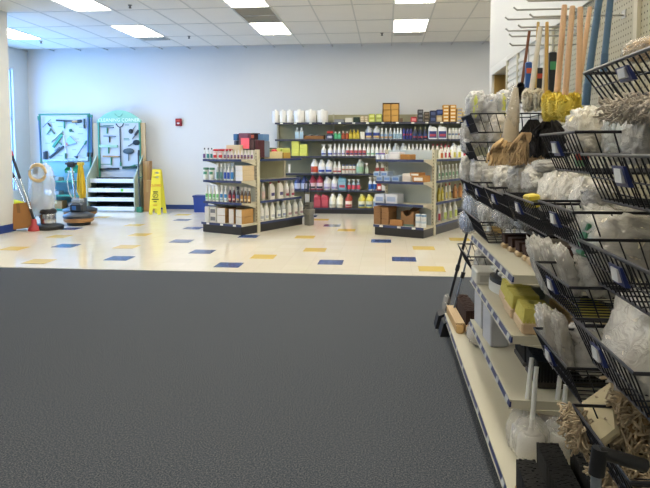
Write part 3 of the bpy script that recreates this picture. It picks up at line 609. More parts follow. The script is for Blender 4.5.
def eatop(px0, px1, y0, y1, col, label, pr=None, dm=.22):
    p = epoint('right', .07 + dm / 2, (px0 + px1) / 2); dep = (p - CP).dot(fw); zb = on(1, p.y, 400, y1).z; zt2 = on(1, p.y, 400, y0).z
    carton(label, (p.x, p.y, zb), (px1 - px0) * dep / F, dm, zt2 - zb, col, GA, None, print_=pr)
eatop(376.2, 382.8, 171.4, 176.3, '#b4c5dc', 'blue and white carton on top of first one, right gondola', '#6d8fc8')
eatop(383.4, 390.8, 171.4, 176.3, '#b4c5dc', 'blue and white carton on top of second one, right gondola', '#6d8fc8')
eatop(412.2, 423, 172.4, 176.1, '#a9763e', 'shallow brown carton on top of the long one, right gondola', '#e9e5df')
boxrow(eR, GZ[1], [(374.4, 384.6, 194.8, 203.4, '#c5cde0', 'blue topped white carton, left of two', 1, .26, '#8fa3d0'), (385.2, 397.5, 194.8, 204.2, '#cfd3e2', 'blue topped white carton, right of two', 1, .26, '#9fb0d4')], Q3)
boxrow(eR, GZ[0], [(373.6, 381, 207.2, 225.2, '#8e6a48', 'brown carton in left stack', 3, .3, None), (381.4, 389, 207.2, 225.4, '#96714d', 'brown carton in middle stack', 3, .3, None)], Q4)
boxrow(eR, GZ[0], [(389.4, 402.6, 220.3, 226.2, '#a9794a', 'small open tan box', 1, .12, None)], Q4, back=-.03)
p = epoint('right', .2, 410.5); dep = (p - CP).dot(fw); w = 14 * dep / F; h = 17 * dep / F
t = thing('open_carton', 'brown display carton with cut-out front on right gondola deck', 'box', (p.x, p.y, GZ[0]), GA)
bm = M('#8f6d4c', .8, var=.05)
pts = [(-w / 2, 0), (w / 2, 0), (w / 2, h * .86), (w * .3, h * .86)] + [(w * .3 * cos(a), h * .86 - h * .28 * sin(a)) for a in [R(20 * k) for k in range(1, 9)]] + [(-w * .3, h * .86), (-w / 2, h * .86)]
MB().prism(pts, -.11, -.104).box(-w / 2, -w / 2 + .006, -.11, .12, 0, h * .86).box(w / 2 - .006, w / 2, -.11, .12, 0, h * .86).box(-w / 2, w / 2, .114, .12, 0, h * .86).build('carton_shell', bm, t)
MB().loft([[(-w * .1, .0, h * .87), (w / 2, -.02, h * .87), (w / 2 + .03, .12, h * 1.02), (-w * .02, .12, h * 1.04)], [(-w * .1, .0, h * .875), (w / 2, -.02, h * .875), (w / 2 + .03, .12, h * 1.03), (-w * .02, .12, h * 1.05)]]).build('flap', M('#6e4f35', .8), t)
MB().box(-w / 2 - .001, w / 2 + .001, -.1115, -.1102, .0, h * .12).build('print_band', M('#5d7a72', .6), t)
for i, (px, nm) in enumerate(((418.6, 'left'), (424.2, 'right'))):
    for k in range(2):
        p = epoint('right', .1, px); dep = (p - CP).dot(fw); r_ = 2.6 * dep / F; hh = 6.6 * dep / F
        t = thing('paper_roll_pack', 'wrapped white roll with blue top band, %s %s of four on right gondola deck' % ('lower' if k == 0 else 'upper', nm), 'roll', (p.x, p.y, GZ[0] + k * hh), GA, 'wrapped rolls on right gondola')
        MB().lathe([(r_, 0), (r_ * 1.03, hh * .05), (r_ * 1.03, hh * .95), (r_ * .9, hh)], 14).build('roll', M('#dfe1e4', .5), t); MB().lathe([(r_ * 1.04, hh * .62), (r_ * 1.05, hh * .64), (r_ * 1.05, hh * .9), (r_ * 1.04, hh * .92)], 14).build('wrapper_band', M('#7fa6cc' if k else '#b9c9d8', .4), t)
S1, S2, S3, S4 = 'on right gondola top run shelf', 'on right gondola upper run shelf', 'on right gondola lower run shelf', 'on right gondola run deck'
row(rR, GZ[3], 'gallon', ('#e6e0d4', '#a83040', '#c8703c'), [440.5], 147.5, 159.5, 4.6, 'cream jug with orange label', S1)
row(rR, GZ[3], 'cone', (WH, '#a83040', '#b03a4a'), [444.6, 448.2], 145.8, 159.3, 3.6, 'white bottle with crimson cap', S1)
row(rR, GZ[3], 'gallon', (WH, WH, '#d8cf5c'), [453.2, 458], 146.2, 159, 4.8, 'white jug with yellow label', S1)
row(rR, GZ[3], 'gallon', (WH, WH, '#c24a58'), [463], 146.4, 158.6, 4.8, 'white jug with red label', S1)
row(rR, GZ[2], 'spray', ('#dcded6', WH, '#6f9c78', '#dfe4dc'), [438.6 + 3.5 * i for i in range(7)], 164.6, 179.2, 3.1, 'white leaf-green labelled spray bottle', S2)
row(rR, GZ[1], 'cone', ('#c9b83c', '#5a4a30', '#d9d38c'), [439, 442.4], 184.6, 200.6, 3.3, 'mustard yellow bottle', S3)
row(rR, GZ[1], 'cone', ('#e4e0d6', '#b04a40', '#d8c86a'), [446, 449.6], 183.4, 200, 3.4, 'cream bottle with red cap', S3)
row(rR, GZ[1], 'gallon', ('#b07a48', '#8a4a30', '#c9925c'), [455.2, 460.2], 184.8, 199, 4.6, 'amber brown jug', S3)
row(rR, GZ[0], 'cone', (WH, WH, '#c04a58'), [438.8], 206, 224.4, 4.2, 'white bottle with red label', S4)
row(rR, GZ[0], 'gallon', (WH, WH, '#c6d27a'), [444.6, 450, 455.2], 204.5, 221.5, 5, 'white jug with lime label', S4)
# grey janitor bin at end of left gondola
p = G(307.8, 226)
t = thing('janitor_bin', 'grey plastic bin with black upright rails at end of left gondola', 'bin', (p.x + .01, p.y + .12, 0), GA); t.scale = (.68, .6, 1)
gm = M('#6f6f69', .55)
MB().rbox(-.09, .09, -.12, .12, 0, .2, .015).build('lower_bin', gm, t); MB().rbox(-.11, .11, -.14, .14, .2, .3, .015).build('rim', M('#7c7c75', .55), t); MB().rbox(-.08, .08, -.1, .1, .3, .42, .012).build('wringer', M('#65655f', .55), t)
MB().tube([(-.05, -.11, .36), (.05, -.11, .36)], .012, 6).build('grip', M('#33332f', .5), t)
MB().tube([(-.2, .1, 0), (-.2, .1, .74), (-.17, .1, .78), (-.05, .1, .78), (-.02, .1, .74), (-.02, .1, .3)], .016, 8).build('rail_frame', M('#1e1f22', .45), t)
MB().box(-.2, -.05, .09, .095, .4, .56).build('notice', M('#d6dce6', .5), t)

# ================================================================== LEFT DISPLAYS
DG = M('#3f8a74', .45); DARK = M('#2b3134', .5); GREYT = M('#6f7c84', .4, .3); PALEG = M('#9fc4a6', .5); CHROME = M('#c9ccd0', .18, 1.0); TAN = M('#b58f5e', .6); BLUEP = M('#4a6d94', .4); WBOARD = M('#bcc6ce', .5)
def wp(px, py, y): return on(1, y, px, py)
def cp(dx0, dy0, sc): return lambda x, y: (dx0 + x / sc, dy0 + y / sc)
# --- green framed board (over shelves)
YB = 13.42
a = wp(42.3, 116.5, YB); b = wp(88, 161, YB); f0 = wp(39, 114.5, YB); f1 = wp(91.5, 161, YB)
t = thing('tool_rack', 'green framed rack with white tool board above three shelves', 'display rack', (0, 0, 0))
MB().box(a.x, b.x, YB, YB + .02, b.z, a.z).build('white_board', WBOARD, t)
for x in (f0.x + .02, f1.x - .02): MB().tube([(x, YB - .01, 0), (x, YB - .01, f0.z)], .022, 8).build('post', DG, t)
MB().tube([(f0.x, YB - .01, f0.z), (f1.x, YB - .01, f0.z)], .018, 8).build('top_rail', DG, t)
MB().tube([(a.x, YB - .02, b.z), (b.x, YB - .02, b.z)], .008, 6).build('lower_rail', CHROME, t)
shz = [wp(60, y, 12.95).z for y in (209, 195, 181)]
for z in shz:
    s_ = MB().box(f0.x + .03, f1.x - .03, 12.95, YB, z - .025, z).build('shelf', M('#5f9a88', .45), t); MB().box(f0.x + .03, f1.x - .03, 12.94, 12.95, z - .03, z + .005).build('shelf_lip', DG, s_)
MB().box(f0.x + .03, f1.x - .03, YB + .005, YB + .015, .1, b.z - .02).build('lower_back', M('#7fa8b0', .5), t)
for px0, px1, y0, y1, lv, col, lab in ((52, 64.5, 201, 209, 0, '#a98456', 'low brown carton on the bottom shelf of green rack'), (46.5, 54, 190, 195, 1, '#dfe3e6', 'white box on middle shelf of green rack'), (70, 80, 202.5, 209, 0, '#6a5f52', 'dull brown carton on bottom shelf of green rack behind polisher'),
        (55.5, 61, 191.5, 195, 1, '#9aa6ac', 'grey box beside white one on green rack'), (47, 53, 176, 181, 2, '#a9a79a', 'taupe box on the upper shelf of green rack'), (54, 61, 177.2, 181, 2, '#8f9a98', 'grey green box on the upper shelf of green rack'), (72, 84, 189.5, 195, 1, '#7d8f92', 'slate carton on middle shelf of green rack')):
    p = wp((px0 + px1) / 2, y1, 13.1); q0 = wp(px0, y0, 13.1); q1 = wp(px1, y1, 13.1)
    carton(lab, (p.x, 13.12, shz[lv]), q1.x - q0.x, .22, q0.z - q1.z, col, tape='#c9b78f' if lv == 0 else None)
p = wp(73, 171, 13.2); t = thing('green_bin', 'green plastic parts bin tilted on the green rack', 'bin', (p.x, 13.22, p.z), 0, rot=(R(25), 0, 0))
MB().box(-.15, .15, -.1, .1, 0, .01).box(-.15, .15, -.1, -.09, 0, .07).box(-.15, .15, .09, .1, 0, .13).box(-.15, -.14, -.1, .1, 0, .09).box(.14, .15, -.1, .1, 0, .09).build('bin_shell', M('#2f8f6c', .4), t); MB().box(-.08, .08, -.104, -.1, .015, .05).build('bin_label', CARD, t)
MB().tube([(-.15, .1, .11), (.15, .1, .11)], .012, 6).build('hang_rail', CHROME, t)
def tool(label, cat, name, parts, yb=YB, conv=None):
    """parts: (part name, material, kind, pts px, radius px)"""
    pts0 = conv(*parts[0][3][0]); o = wp(*pts0, yb - .03); t = thing(name, label, cat, o)
    for pn, m, kind, pts, r in parts:
        P = [wp(*conv(*q), yb - .03) - o for q in pts]; rr = r / F * 13.2
        if kind == 'rod': MB().tube(P, rr, 8).build(pn, m, t)
        elif kind == 'bar':
            A, B_ = P; d = (B_ - A); L = d.length; d.normalize(); n = Vector((-d.z, 0, d.x)) * rr; k = Vector((0, .02, 0))
            MB().loft([[A + n - k, A - n - k, A - n + k, A + n + k], [B_ + n - k, B_ - n - k, B_ - n + k, B_ + n + k]]).build(pn, m, t)
        elif kind == 'blob': MB().ell(P[0], rr, .03, rr * (P[1].z if len(P) > 1 else 1), 12, 8).build(pn, m, t)
        elif kind == 'oval': MB().ell((P[0] + P[1]) / 2, abs(P[1].x - P[0].x) / 2, .035, abs(P[1].z - P[0].z) / 2, 14, 8, nz=.12, fr=4).build(pn, m, t)
        elif kind == 'poly':
            Q = P; MB().loft([[q + Vector((0, -.015, 0)) for q in Q], [q + Vector((0, .015, 0)) for q in Q]]).build(pn, m, t)
        else: pass
    return t
c1 = cp(20, 110, 8.125); GT = 'hung on green framed board'
gm_ = M('#3a8a68', .45)
tool('long dark bar squeegee with green grip ' + GT, 'squeegee', 'squeegee', [('blade_bar', DARK, 'bar', [(295, 84), (425, 90)], .9), ('grip', gm_, 'rod', [(360, 92), (360, 150)], .8)], conv=c1)
tool('tan and black roller brush ' + GT, 'brush', 'roller_brush', [('roller', TAN, 'rod', [(425, 96), (470, 92)], 1.3), ('end_cap', DARK, 'rod', [(470, 92), (498, 90)], 1.7), ('stub', GREYT, 'rod', [(450, 100), (460, 120)], .5)], conv=c1)
tool('short upright dark green scraper ' + GT, 'scraper', 'hand_scraper', [('handle', M('#274a40', .5), 'rod', [(522, 70), (522, 120)], .8), ('blade', DARK, 'bar', [(522, 120), (524, 150)], .7)], conv=c1)
tool('thin grey wire tool with dark clip ' + GT, 'hand tool', 'wire_tool', [('wire', GREYT, 'rod', [(185, 140), (250, 76)], .35), ('clip', DARK, 'rod', [(228, 108), (248, 136)], .9)], conv=c1)
tool('pale green bent clamp ' + GT, 'clamp', 'bent_clamp', [('jaw', PALEG, 'rod', [(215, 195), (245, 152)], .9), ('arm', M('#4f6b5e', .5), 'rod', [(245, 152), (280, 194)], .9)], conv=c1)
tool('pale green squeegee lying diagonally ' + GT, 'squeegee', 'squeegee', [('rubber', M('#b9cfc0', .5), 'bar', [(250, 258), (345, 170)], .7), ('channel', gm_, 'bar', [(270, 302), (345, 196)], 1.3), ('grip', gm_, 'rod', [(310, 258), (338, 282)], .8)], conv=c1)
tool('black rubber squeegee lying diagonally ' + GT, 'squeegee', 'squeegee', [('rubber', M('#1d2428', .5), 'bar', [(240, 388), (355, 296)], 1.0), ('channel', GREYT, 'bar', [(285, 330), (320, 302)], .5)], conv=c1)
tool('round green suction puck ' + GT, 'hand tool', 'suction_puck', [('puck', M('#2c6f5a', .45), 'blob', [(410, 166)], 1.8), ('stub', M('#2c6f5a', .45), 'rod', [(410, 168), (434, 176)], .6)], conv=c1)
tool('bagged pale blue cloth ' + GT, 'cloth', 'folded_cloth', [('cloth', M('#8fb9c0', .8), 'poly', [(378, 285), (462, 268), (405, 212), (385, 232)], 1), ('tag', M('#c98a84', .6), 'oval', [(372, 262), (392, 290)], 1)], conv=c1)
tool('upright white and green dusting stick ' + GT, 'duster', 'dusting_stick', [('stick', M('#dfe6e8', .5), 'rod', [(352, 205), (366, 300), (372, 350)], .6), ('sleeve', M('#2f6a52', .5), 'rod', [(370, 352), (371, 396)], 1.0)], conv=c1)
tool('angled scraper with black tip ' + GT, 'scraper', 'angle_scraper', [('grip', gm_, 'rod', [(540, 250), (522, 280)], .9), ('shaft', GREYT, 'rod', [(522, 280), (462, 372)], .5), ('tip', DARK, 'poly', [(438, 376), (470, 374), (462, 394)], 1)], conv=c1)
tool('small black hand brush at the corner of green framed board', 'brush', 'hand_brush', [('bristles', M('#20262b', .7), 'bar', [(212, 335), (212, 400)], 1.2), ('back', M('#5c6670', .5), 'bar', [(196, 340), (196, 398)], .7)], conv=c1)
for i, x in enumerate((556, 583)):
    tool('long slate blue pole, %s of two beside green framed board' % ('left', 'right')[i], 'pole', 'extension_pole', [('tube', BLUEP, 'rod', [(x - 2, 45), (x - 2, 345)], 1.0), ('tip', DARK, 'rod', [(x - 2, 345), (x - 4, 380)], 1.5), ('top_cap', DG, 'rod', [(x - 2, 38), (x - 2, 60)], 1.3)], yb=YB - .06, conv=c1)
tool('slim blue pole at the outer edge of green framed board', 'pole', 'extension_pole', [('tube', BLUEP, 'rod', [(150, 52), (172, 388)], .7), ('top_cap', DG, 'rod', [(148, 50), (152, 85)], 1.0)], yb=YB - .06, conv=c1)

# --- arched cleaning display
yb2 = 13.35
t = thing('cleaning_display', 'arched pale green cleaning tool display with white shelves', 'display rack', (0, 0, 0))
hl = wp(97.5, 123, yb2); hr = wp(141.5, 123, yb2); top = wp(119, 110.2, yb2); side = wp(99, 119.5, yb2)
prof = [(hl.x, hl.z), (hr.x, hl.z)]
n = 14
for i in range(n + 1):
    x = hr.x + (hl.x - hr.x) * i / n; u_ = 2 * i / n - 1
    prof.append((x, side.z - .02 + (top.z - side.z + .02) * (1 - u_ * u_)))
MB().prism(prof, yb2 - .03, yb2).build('arched_header', M('#86c2a8', .5), t)
text('header_lettering', 'CLEANING CORNER', .105, M('#f2f6f4', .5), t, ((hl.x + hr.x) / 2, yb2 - .032, hl.z + .06), (pi / 2, 0, 0), spacing=1.02)
e_ = MB(); cxm = (hl.x + hr.x) / 2
for s_ in (-1, 1): e_.tube([(cxm + s_ * .09, yb2 - .032, top.z - .08), (cxm + s_ * .05, yb2 - .032, top.z - .13), (cxm, yb2 - .032, top.z - .15)], .006, 5)
e_.build('header_emblem', M('#6fae92', .5), t)['kind'] = 'stuff'
bl = wp(99, 123, yb2); br = wp(141, 172, yb2)
MB().box(bl.x, br.x, yb2 - .012, yb2 + .01, br.z - .22, bl.z).build('white_board', WBOARD, t)
for s_, x in ((-1, bl.x), (1, br.x)): MB().box(x - .02, x + .02, yb2 - .04, yb2 + .03, 0, bl.z + .01).build('side_post', DG, t)
lx = wp(93, 125, yb2).x
MB().box(lx, bl.x - .02, yb2 - .01, yb2 + .02, .75, bl.z).build('side_strip', M('#b9a98c', .6), t)
rx = wp(146, 125, yb2).x
MB().box(br.x + .02, rx - .02, yb2 - .01, yb2 + .03, 0, bl.z).build('side_strip', M('#c4ab85', .6), t)
lev = [(178.6, 183, 12.98), (188, 192.4, 12.88), (197.2, 201.6, 12.84), (206.4, 210.6, 12.82)]
for i, (y0, y1, yf) in enumerate(lev):
    A = wp(88.8 if i == 0 else 87.3, y0, yf); B_ = wp(134.6, y1, yf)
    s_ = MB().box(A.x, B_.x, yf + .02, yb2, B_.z, B_.z + .02).build('shelf', M('#3b4448', .6), t)
    MB().box(A.x, B_.x, yf, yf + .02, B_.z, A.z).build('price_front', M('#e4e9ee', .45), s_)
    if i == 1:
        q = wp(122, 190, yf); MB().box(q.x - .03, q.x + .03, yf - .003, yf, B_.z + .015, A.z - .015).build('price_sticker', M('#7fd44a', .5), s_)
for px_, nm in ((87.3, 'l'), (134.8, 'r')):
    x = wp(px_, 200, 12.85).x; z1 = wp(px_, 178, 12.98).z
    MB().loft([[(x - .012, 12.83, 0), (x - .012, yb2, 0), (x - .012, yb2, 1.25), (x - .012, 13.2, 1.1), (x - .012, 12.83, z1)], [(x + .012, 12.83, 0), (x + .012, yb2, 0), (x + .012, yb2, 1.25), (x + .012, 13.2, 1.1), (x + .012, 12.83, z1)]]).build('end_panel', M('#aebba9', .5), t)
xa = wp(87.3, 200, 12.85).x; xb = wp(134.8, 200, 12.85).x
MB().box(xa, xb, 13.28, 13.3, .0, .74).build('lower_back', M('#2e3638', .7), t)
MB().box(xa, xb, 12.86, 12.88, .0, .07).build('plinth', M('#cfd8de', .5), t)
# small stock on the display shelves
for i in range(9):
    p = wp(92 + i * 4.9, 177.6, 13.1); nm = 'hand_tool'
    t2 = thing('hand_tool', 'small %s cleaning tool lying on display top shelf, %s from left' % (('dark', 'green', 'grey')[i % 3], ORD[i]), 'hand tool', (p.x, 13.1, wp(100, 183, 12.98).z + .02), 0, 'tools on the display top shelf', rot=(0, 0, random.uniform(-.6, .6)))
    MB().rbox(-.045, .045, -.02, .02, 0, .045, .008).build('head', (DARK, gm_, GREYT)[i % 3], t2); MB().tube([(0, 0, .03), (.02, .12, .06)], .012, 6).build('handle', (gm_, DARK, DARK)[i % 3], t2)
for lvl, (y0, y1, yf) in enumerate(lev[1:]):
    for i in range(6):
        p = wp(91 + i * 7.6, y0, yf)
        carton('low dark refill pack on display %s shelf, %s from left' % (('second', 'third', 'bottom')[lvl], ORD[i]), (p.x, yf + .2, wp(100, y1, yf).z + .02), .13, .25, .06 + .02 * ((i * 7 + lvl) % 3), ('#1e2529', '#2a3a35', '#333a40')[(i + lvl) % 3], 0, 'dark refill packs on the display', name='refill_pack', cat='pack')
c2 = cp(85, 105, 7.51); CT = 'on the arched display board'
def t_squeegee(x, y0, y1, xa_, xb_, m1, m2, lab, r=.5): tool(lab + ' ' + CT, 'squeegee', 'squeegee', [('bar', m1, 'bar', [(xa_, y0), (xb_, y0 + 3)], r), ('grip', m2, 'rod', [(x, y0), (x, y1)], .75)], yb=yb2, conv=c2)
t_squeegee(166, 165, 215, 115, 215, GREYT, gm_, 'grey T squeegee with green grip, uppermost')
t_squeegee(184, 233, 282, 140, 230, GREYT, DARK, 'grey T squeegee with black grip')
t_squeegee(177, 307, 365, 110, 245, PALEG, gm_, 'thick pale green fleece applicator', 1.4)
t_squeegee(197, 385, 452, 135, 258, TAN, gm_, 'tan bar squeegee with green grip', .8)
tool('wide black squeegee bar under the others ' + CT, 'squeegee', 'squeegee', [('bar', M('#1c2226', .5), 'bar', [(112, 482), (255, 478)], .9), ('clip', GREYT, 'bar', [(170, 474), (200, 474)], .5)], yb=yb2, conv=c2)
tool('long dark fork-topped pole ' + CT, 'pole', 'forked_pole', [('shaft', M('#37424a', .5), 'rod', [(262, 175), (268, 430)], .6), ('fork', DARK, 'rod', [(232, 140), (245, 160), (262, 168), (280, 158), (290, 138)], .5), ('foot', gm_, 'rod', [(268, 430), (268, 458)], 1.0)], yb=yb2, conv=c2)
tool('round dark cobweb brush ' + CT, 'brush', 'round_brush', [('bristles', M('#30383c', .8), 'blob', [(343, 198)], 2.5), ('stem', GREYT, 'rod', [(358, 185), (380, 155)], .4)], yb=yb2, conv=c2)
tool('slanted black grip brush ' + CT, 'brush', 'grip_brush', [('head', DARK, 'bar', [(376, 226), (402, 190)], 1.0), ('handle', GREYT, 'rod', [(355, 256), (378, 224)], .6)], yb=yb2, conv=c2)
tool('dark curved fluffy duster ' + CT, 'duster', 'curved_duster', [('fluff', M('#2e3a40', .9), 'oval', [(358, 262), (416, 302)], 1), ('handle', GREYT, 'rod', [(325, 308), (360, 288)], .6)], yb=yb2, conv=c2)
tool('oval grey fluffy duster with handle pointing down ' + CT, 'duster', 'oval_duster', [('fluff', M('#4f5f68', .9), 'oval', [(284, 325), (370, 368)], 1), ('handle', GREYT, 'rod', [(327, 366), (327, 420)], .6)], yb=yb2, conv=c2)
tool('slate blue upright holder ' + CT, 'hand tool', 'upright_holder', [('stem', M('#8fa6b8', .4), 'rod', [(406, 300), (406, 450)], .7), ('head', DARK, 'bar', [(406, 338), (406, 380)], 1.0)], yb=yb2, conv=c2)
tool('low dark green hand pad ' + CT, 'pad', 'hand_pad', [('pad', M('#24463c', .7), 'bar', [(282, 470), (390, 468)], 1.3), ('handle', gm_, 'rod', [(340, 462), (380, 452)], .6)], yb=yb2, conv=c2)
c3 = cp(85, 155, 7.22)
t = thing('leaning_pole', 'dark upright pole with green foot standing at the arched display', 'pole', G(139, 212.6) + Vector((0, .05, 0)))
o = t.location; MB().tube([(0, 0, .1), (-.06, .12, 1.3)], .017, 8).build('shaft', M('#2f383c', .4), t); MB().rbox(-.06, .06, -.05, .05, 0, .12, .01).build('foot', M('#2e7a5c', .5), t); MB().tube([(-.02, 0, .75), (.08, 0, .78)], .01, 6).build('hook', M('#2e7a5c', .5), t)
# print lines (captions too small to read) on both boards
for board, conv, ys_, lst in (('white_board', c2, yb2, [(105, 158, 190), (135, 155, 215), (300, 150, 330), (290, 262, 335), (110, 445, 190), (365, 450, 400), (290, 252, 330)]),):
    for x0, y, x1 in lst:
        A = wp(*conv(x0, y), ys_ - .014); B_ = wp(*conv(x1, y), ys_ - .014)
        MB().box(A.x, B_.x, ys_ - .0135, ys_ - .012, A.z - .01, A.z + .01).build('caption', M('#5a8a7c', .6), bpy.data.objects['cleaning_display'])
for x0, y, x1 in [(250, 100, 285), (305, 135, 345), (480, 140, 510), (470, 192, 512), (205, 270, 245), (425, 322, 455), (305, 370, 345), (490, 388, 530), (215, 200, 245), (385, 396, 435), (445, 236, 478)]:
    A = wp(*c1(x0, y), YB - .002); B_ = wp(*c1(x1, y), YB - .002)
    MB().box(A.x, B_.x, YB - .002, YB, A.z - .012, A.z + .012).build('caption', M('#9aa9b6', .6), bpy.data.objects['tool_rack'])

# --- tall cartons and floor sign
def tallbox(px0, px1, y0, y1, yd, col, lab, d=.15, lean=0):
    A = wp(px0, y0, yd); B_ = wp(px1, y1, yd)
    return carton(lab, ((A.x + B_.x) / 2, yd + d / 2, 0), B_.x - A.x, d, A.z, col, rot=(lean, 0, R(-4)), tape='#b99b68')
tallbox(142.7, 150.6, 161, 208, 13.22, '#a9855c', 'tall narrow brown carton at the back beside arched display', .14)
tallbox(143.2, 152.2, 180.4, 213, 13.02, '#b08a5f', 'shorter brown carton standing in front of the tall one', .16)
p0 = G(152, 213.8); p1 = G(163.5, 213.8); wS = (p1.x - p0.x); p = (p0 + p1) / 2
t = thing('wet_floor_sign', 'yellow folding floor sign with red lettering by back wall', 'sign', (p.x, p.y, 0))
YM = M('#e3d23c', .4); hS = wp(157, 169, p.y + .12).z
def panel(sgn):
    m = MB(); th = .012; lean = .14
    def P(x, z, k): return (x, sgn * (.17 - lean * z / hS) + k * th, z)
    W0, W1_ = wS * .53, wS * .37
    def half(z): return W0 + (W1_ - W0) * z / hS
    # stacked strips leaving a foot cut-out and two hand slots
    def strip(z0, z1, xa0, xb0, xa1, xb1):
        m.loft([[P(xa0, z0, 0), P(xb0, z0, 0), P(xb0, z0, 1), P(xa0, z0, 1)], [P(xa1, z1, 0), P(xb1, z1, 0), P(xb1, z1, 1), P(xa1, z1, 1)]])
    zf = .12
    strip(0, zf, -half(0), -half(0) * .42, -half(zf), -half(zf) * .42); strip(0, zf, half(0) * .42, half(0), half(zf) * .42, half(zf))
    z1 = hS * .8; strip(zf, z1, -half(zf), half(zf), -half(z1), half(z1))
    for za, zb in ((.8, .84), (.9, .94)):
        for s_ in (-1, 1):
            a0, a1 = sorted((s_ * half(hS * za), s_ * half(hS * za) * .55)); strip(hS * za, hS * zb, a0, a1, a0, a1)
    strip(hS * .84, hS * .9, -half(hS * .84), half(hS * .84), -half(hS * .9), half(hS * .9)); strip(hS * .94, hS, -half(hS * .94), half(hS * .94), -half(hS) * .9, half(hS) * .9)
    return m.build('sign_panel', YM, t)
fp = panel(-1); panel(1)
tl = math.atan2(.14, hS)
def sx(z): return -(.17 - .14 * z / hS) - .003
RED = M('#c9352b', .5); BLK = M('#1c1c1a', .5)
text('red_lettering', 'CLOSED', .066, RED, fp, (0, sx(hS * .64), hS * .64), (pi / 2 - tl, 0, 0))
for zf_, w_ in ((.5, .1), (.335, .15), (.285, .07)): MB().box(-w_ / 2, w_ / 2, sx(hS * zf_) - .002, sx(hS * zf_) + .004, hS * zf_ - .009, hS * zf_ + .009).build('printed_line', BLK, fp)
MB().tube([(.055 * cos(R(30 * k)), sx(hS * .42) - .001 + .0 * k, hS * .42 + .05 * sin(R(30 * k))) for k in range(12)], .006, 5, closed=True).build('ring_symbol', BLK, fp)
MB().tube([(-.02, sx(hS * .42) - .002, hS * .42 - .025), (.0, sx(hS * .42) - .002, hS * .42 + .01), (.022, sx(hS * .42) - .002, hS * .42 + .02)], .006, 5).build('figure_symbol', BLK, fp)
MB().box(-.045, .045, sx(hS * .21) - .002, sx(hS * .21) + .004, hS * .21 - .008, hS * .21 + .008).build('maker_mark', M('#d8952e', .5), fp)
# blue bin beside left gondola
p = G(199, 212.6); 
t = thing('blue_bin', 'dark blue plastic recycling bin on floor behind left gondola', 'bin', (p.x, p.y + .15, 0))
MB().loft([[(x * k, y * k, z) for x, y in ((-.14, -.12), (.14, -.12), (.14, .12), (-.14, .12))] for z, k in ((0, .85), (.36, 1.0))]).build('bin_body', M('#27459a', .4), t); MB().rbox(-.155, .155, -.135, .135, .33, .37, .008).build('bin_rim', M('#1f3a86', .4), t)
# fire alarm
A = wp(175.9, 118.6, D); B_ = wp(182.2, 126, D)
t = thing('fire_alarm', 'red fire alarm strobe mounted high on the back wall', 'alarm', ((A.x + B_.x) / 2, D, B_.z))
w = B_.x - A.x; h = A.z - B_.z
MB().rbox(-w / 2, w / 2, -.05, 0, 0, h, .008).build('housing', M('#8a1420', .4), t); MB().ell((0, -.05, h * .36), w * .25, .02, h * .12, 12, 6).build('strobe_lens', M('#e9e9ee', .15), t); MB().box(-w * .3, w * .3, -.052, -.05, h * .6, h * .85).build('label_plate', M('#c24a40', .4), t)

# ================================================================== FLOOR MACHINES
def polisher(label, px, py, sc, chrome, skirt, tilt=0):
    p = G(px, py); t = thing('floor_polisher', label, 'floor polisher', (p.x, p.y + .2 * sc, 0), R(tilt)); t.scale = (.76, .76, .95); return t, sc
# machine wrapped in a clear bag with a tan cord ring
t, s = polisher('chrome floor polisher wrapped in a clear bag with tan cord ring', 42, 230.5, 1, 0, 0)
MB().lathe([(.3, .02), (.34, .03), (.34, .06), (.27, .09), (.2, .1)], 24).build('brush_deck', M('#1f2225', .5), t)
MB().lathe([(.33, 0), (.33, .03)], 24).build('brush_skirt', M('#33302c', .9), t)
MB().lathe([(.165, .1), (.17, .12), (.17, .27), (.165, .28)], 20).build('motor_shell', CHROME, t)
MB().lathe([(.15, .28), (.19, .3), (.18, .36), (.1, .39)], 20).build('motor_cap', M('#26282c', .4), t)
MB().tube([(-.18, 0, .2), (-.22, 0, .5), (-.24, .0, 1.1), (-.25, -.02, 1.22)], .018, 8).build('handle_pole', CHROME, t)
MB().tube([(-.26, -.02, .1), (-.3, -.05, .2), (-.22, -.05, .3), (-.18, -.02, .2)], .016, 6).build('yoke', M('#33363a', .5), t)
rp = [(-.07 + .19 * cos(R(24 * k)), -.25, 1.03 + .145 * sin(R(24 * k))) for k in range(15)]
MB().tube(rp, .033, 8, closed=True).build('cord_ring', M('#d3b88a', .5), t)
MB().rbox(-.3, -.2, -.06, .02, 1.0, 1.16, .01).build('switch_box', M('#4b5258', .5), t)
bag = MB().ell((-.12, 0, .7), .28, .2, .5, 24, 16, e=.75, nz=.16, fr=3.2, seed=3).build('plastic_bag', film('bag_big', (0.9, 0.95, 1.0), clear=.66, bscale=9), t)
# second polisher
t, s = polisher('upright floor polisher with round tan brush and silver handle', 73.5, 226, 1, 0, 0)
MB().lathe([(.26, 0), (.27, .02), (.27, .05)], 24).build('drive_disc', M('#232527', .6), t)
MB().lathe([(.31, .06), (.35, .09), (.34, .15), (.3, .16)], 26).build('brush_ring', M('#a87c4c', .7, var=.1, scale=50), t)
MB().lathe([(.35, .14), (.36, .17), (.34, .2), (.22, .24), (.16, .25)], 26).build('deck_cover', M('#3a3d40', .45), t)
MB().rbox(-.17, .15, -.13, .13, .24, .42, .03).build('motor_shell', M('#30353c', .4), t); MB().box(-.1, .0, -.135, -.13, .29, .37).build('motor_badge', M('#3f6fae', .4), t)
MB().rbox(-.13, .1, -.1, .1, .42, .5, .02).build('motor_cap', M('#9aa0a6', .5), t)
MB().tube([(-.1, .02, .45), (-.13, .05, .75), (-.19, .08, 1.12)], .024, 8).build('handle_pole', CHROME, t)
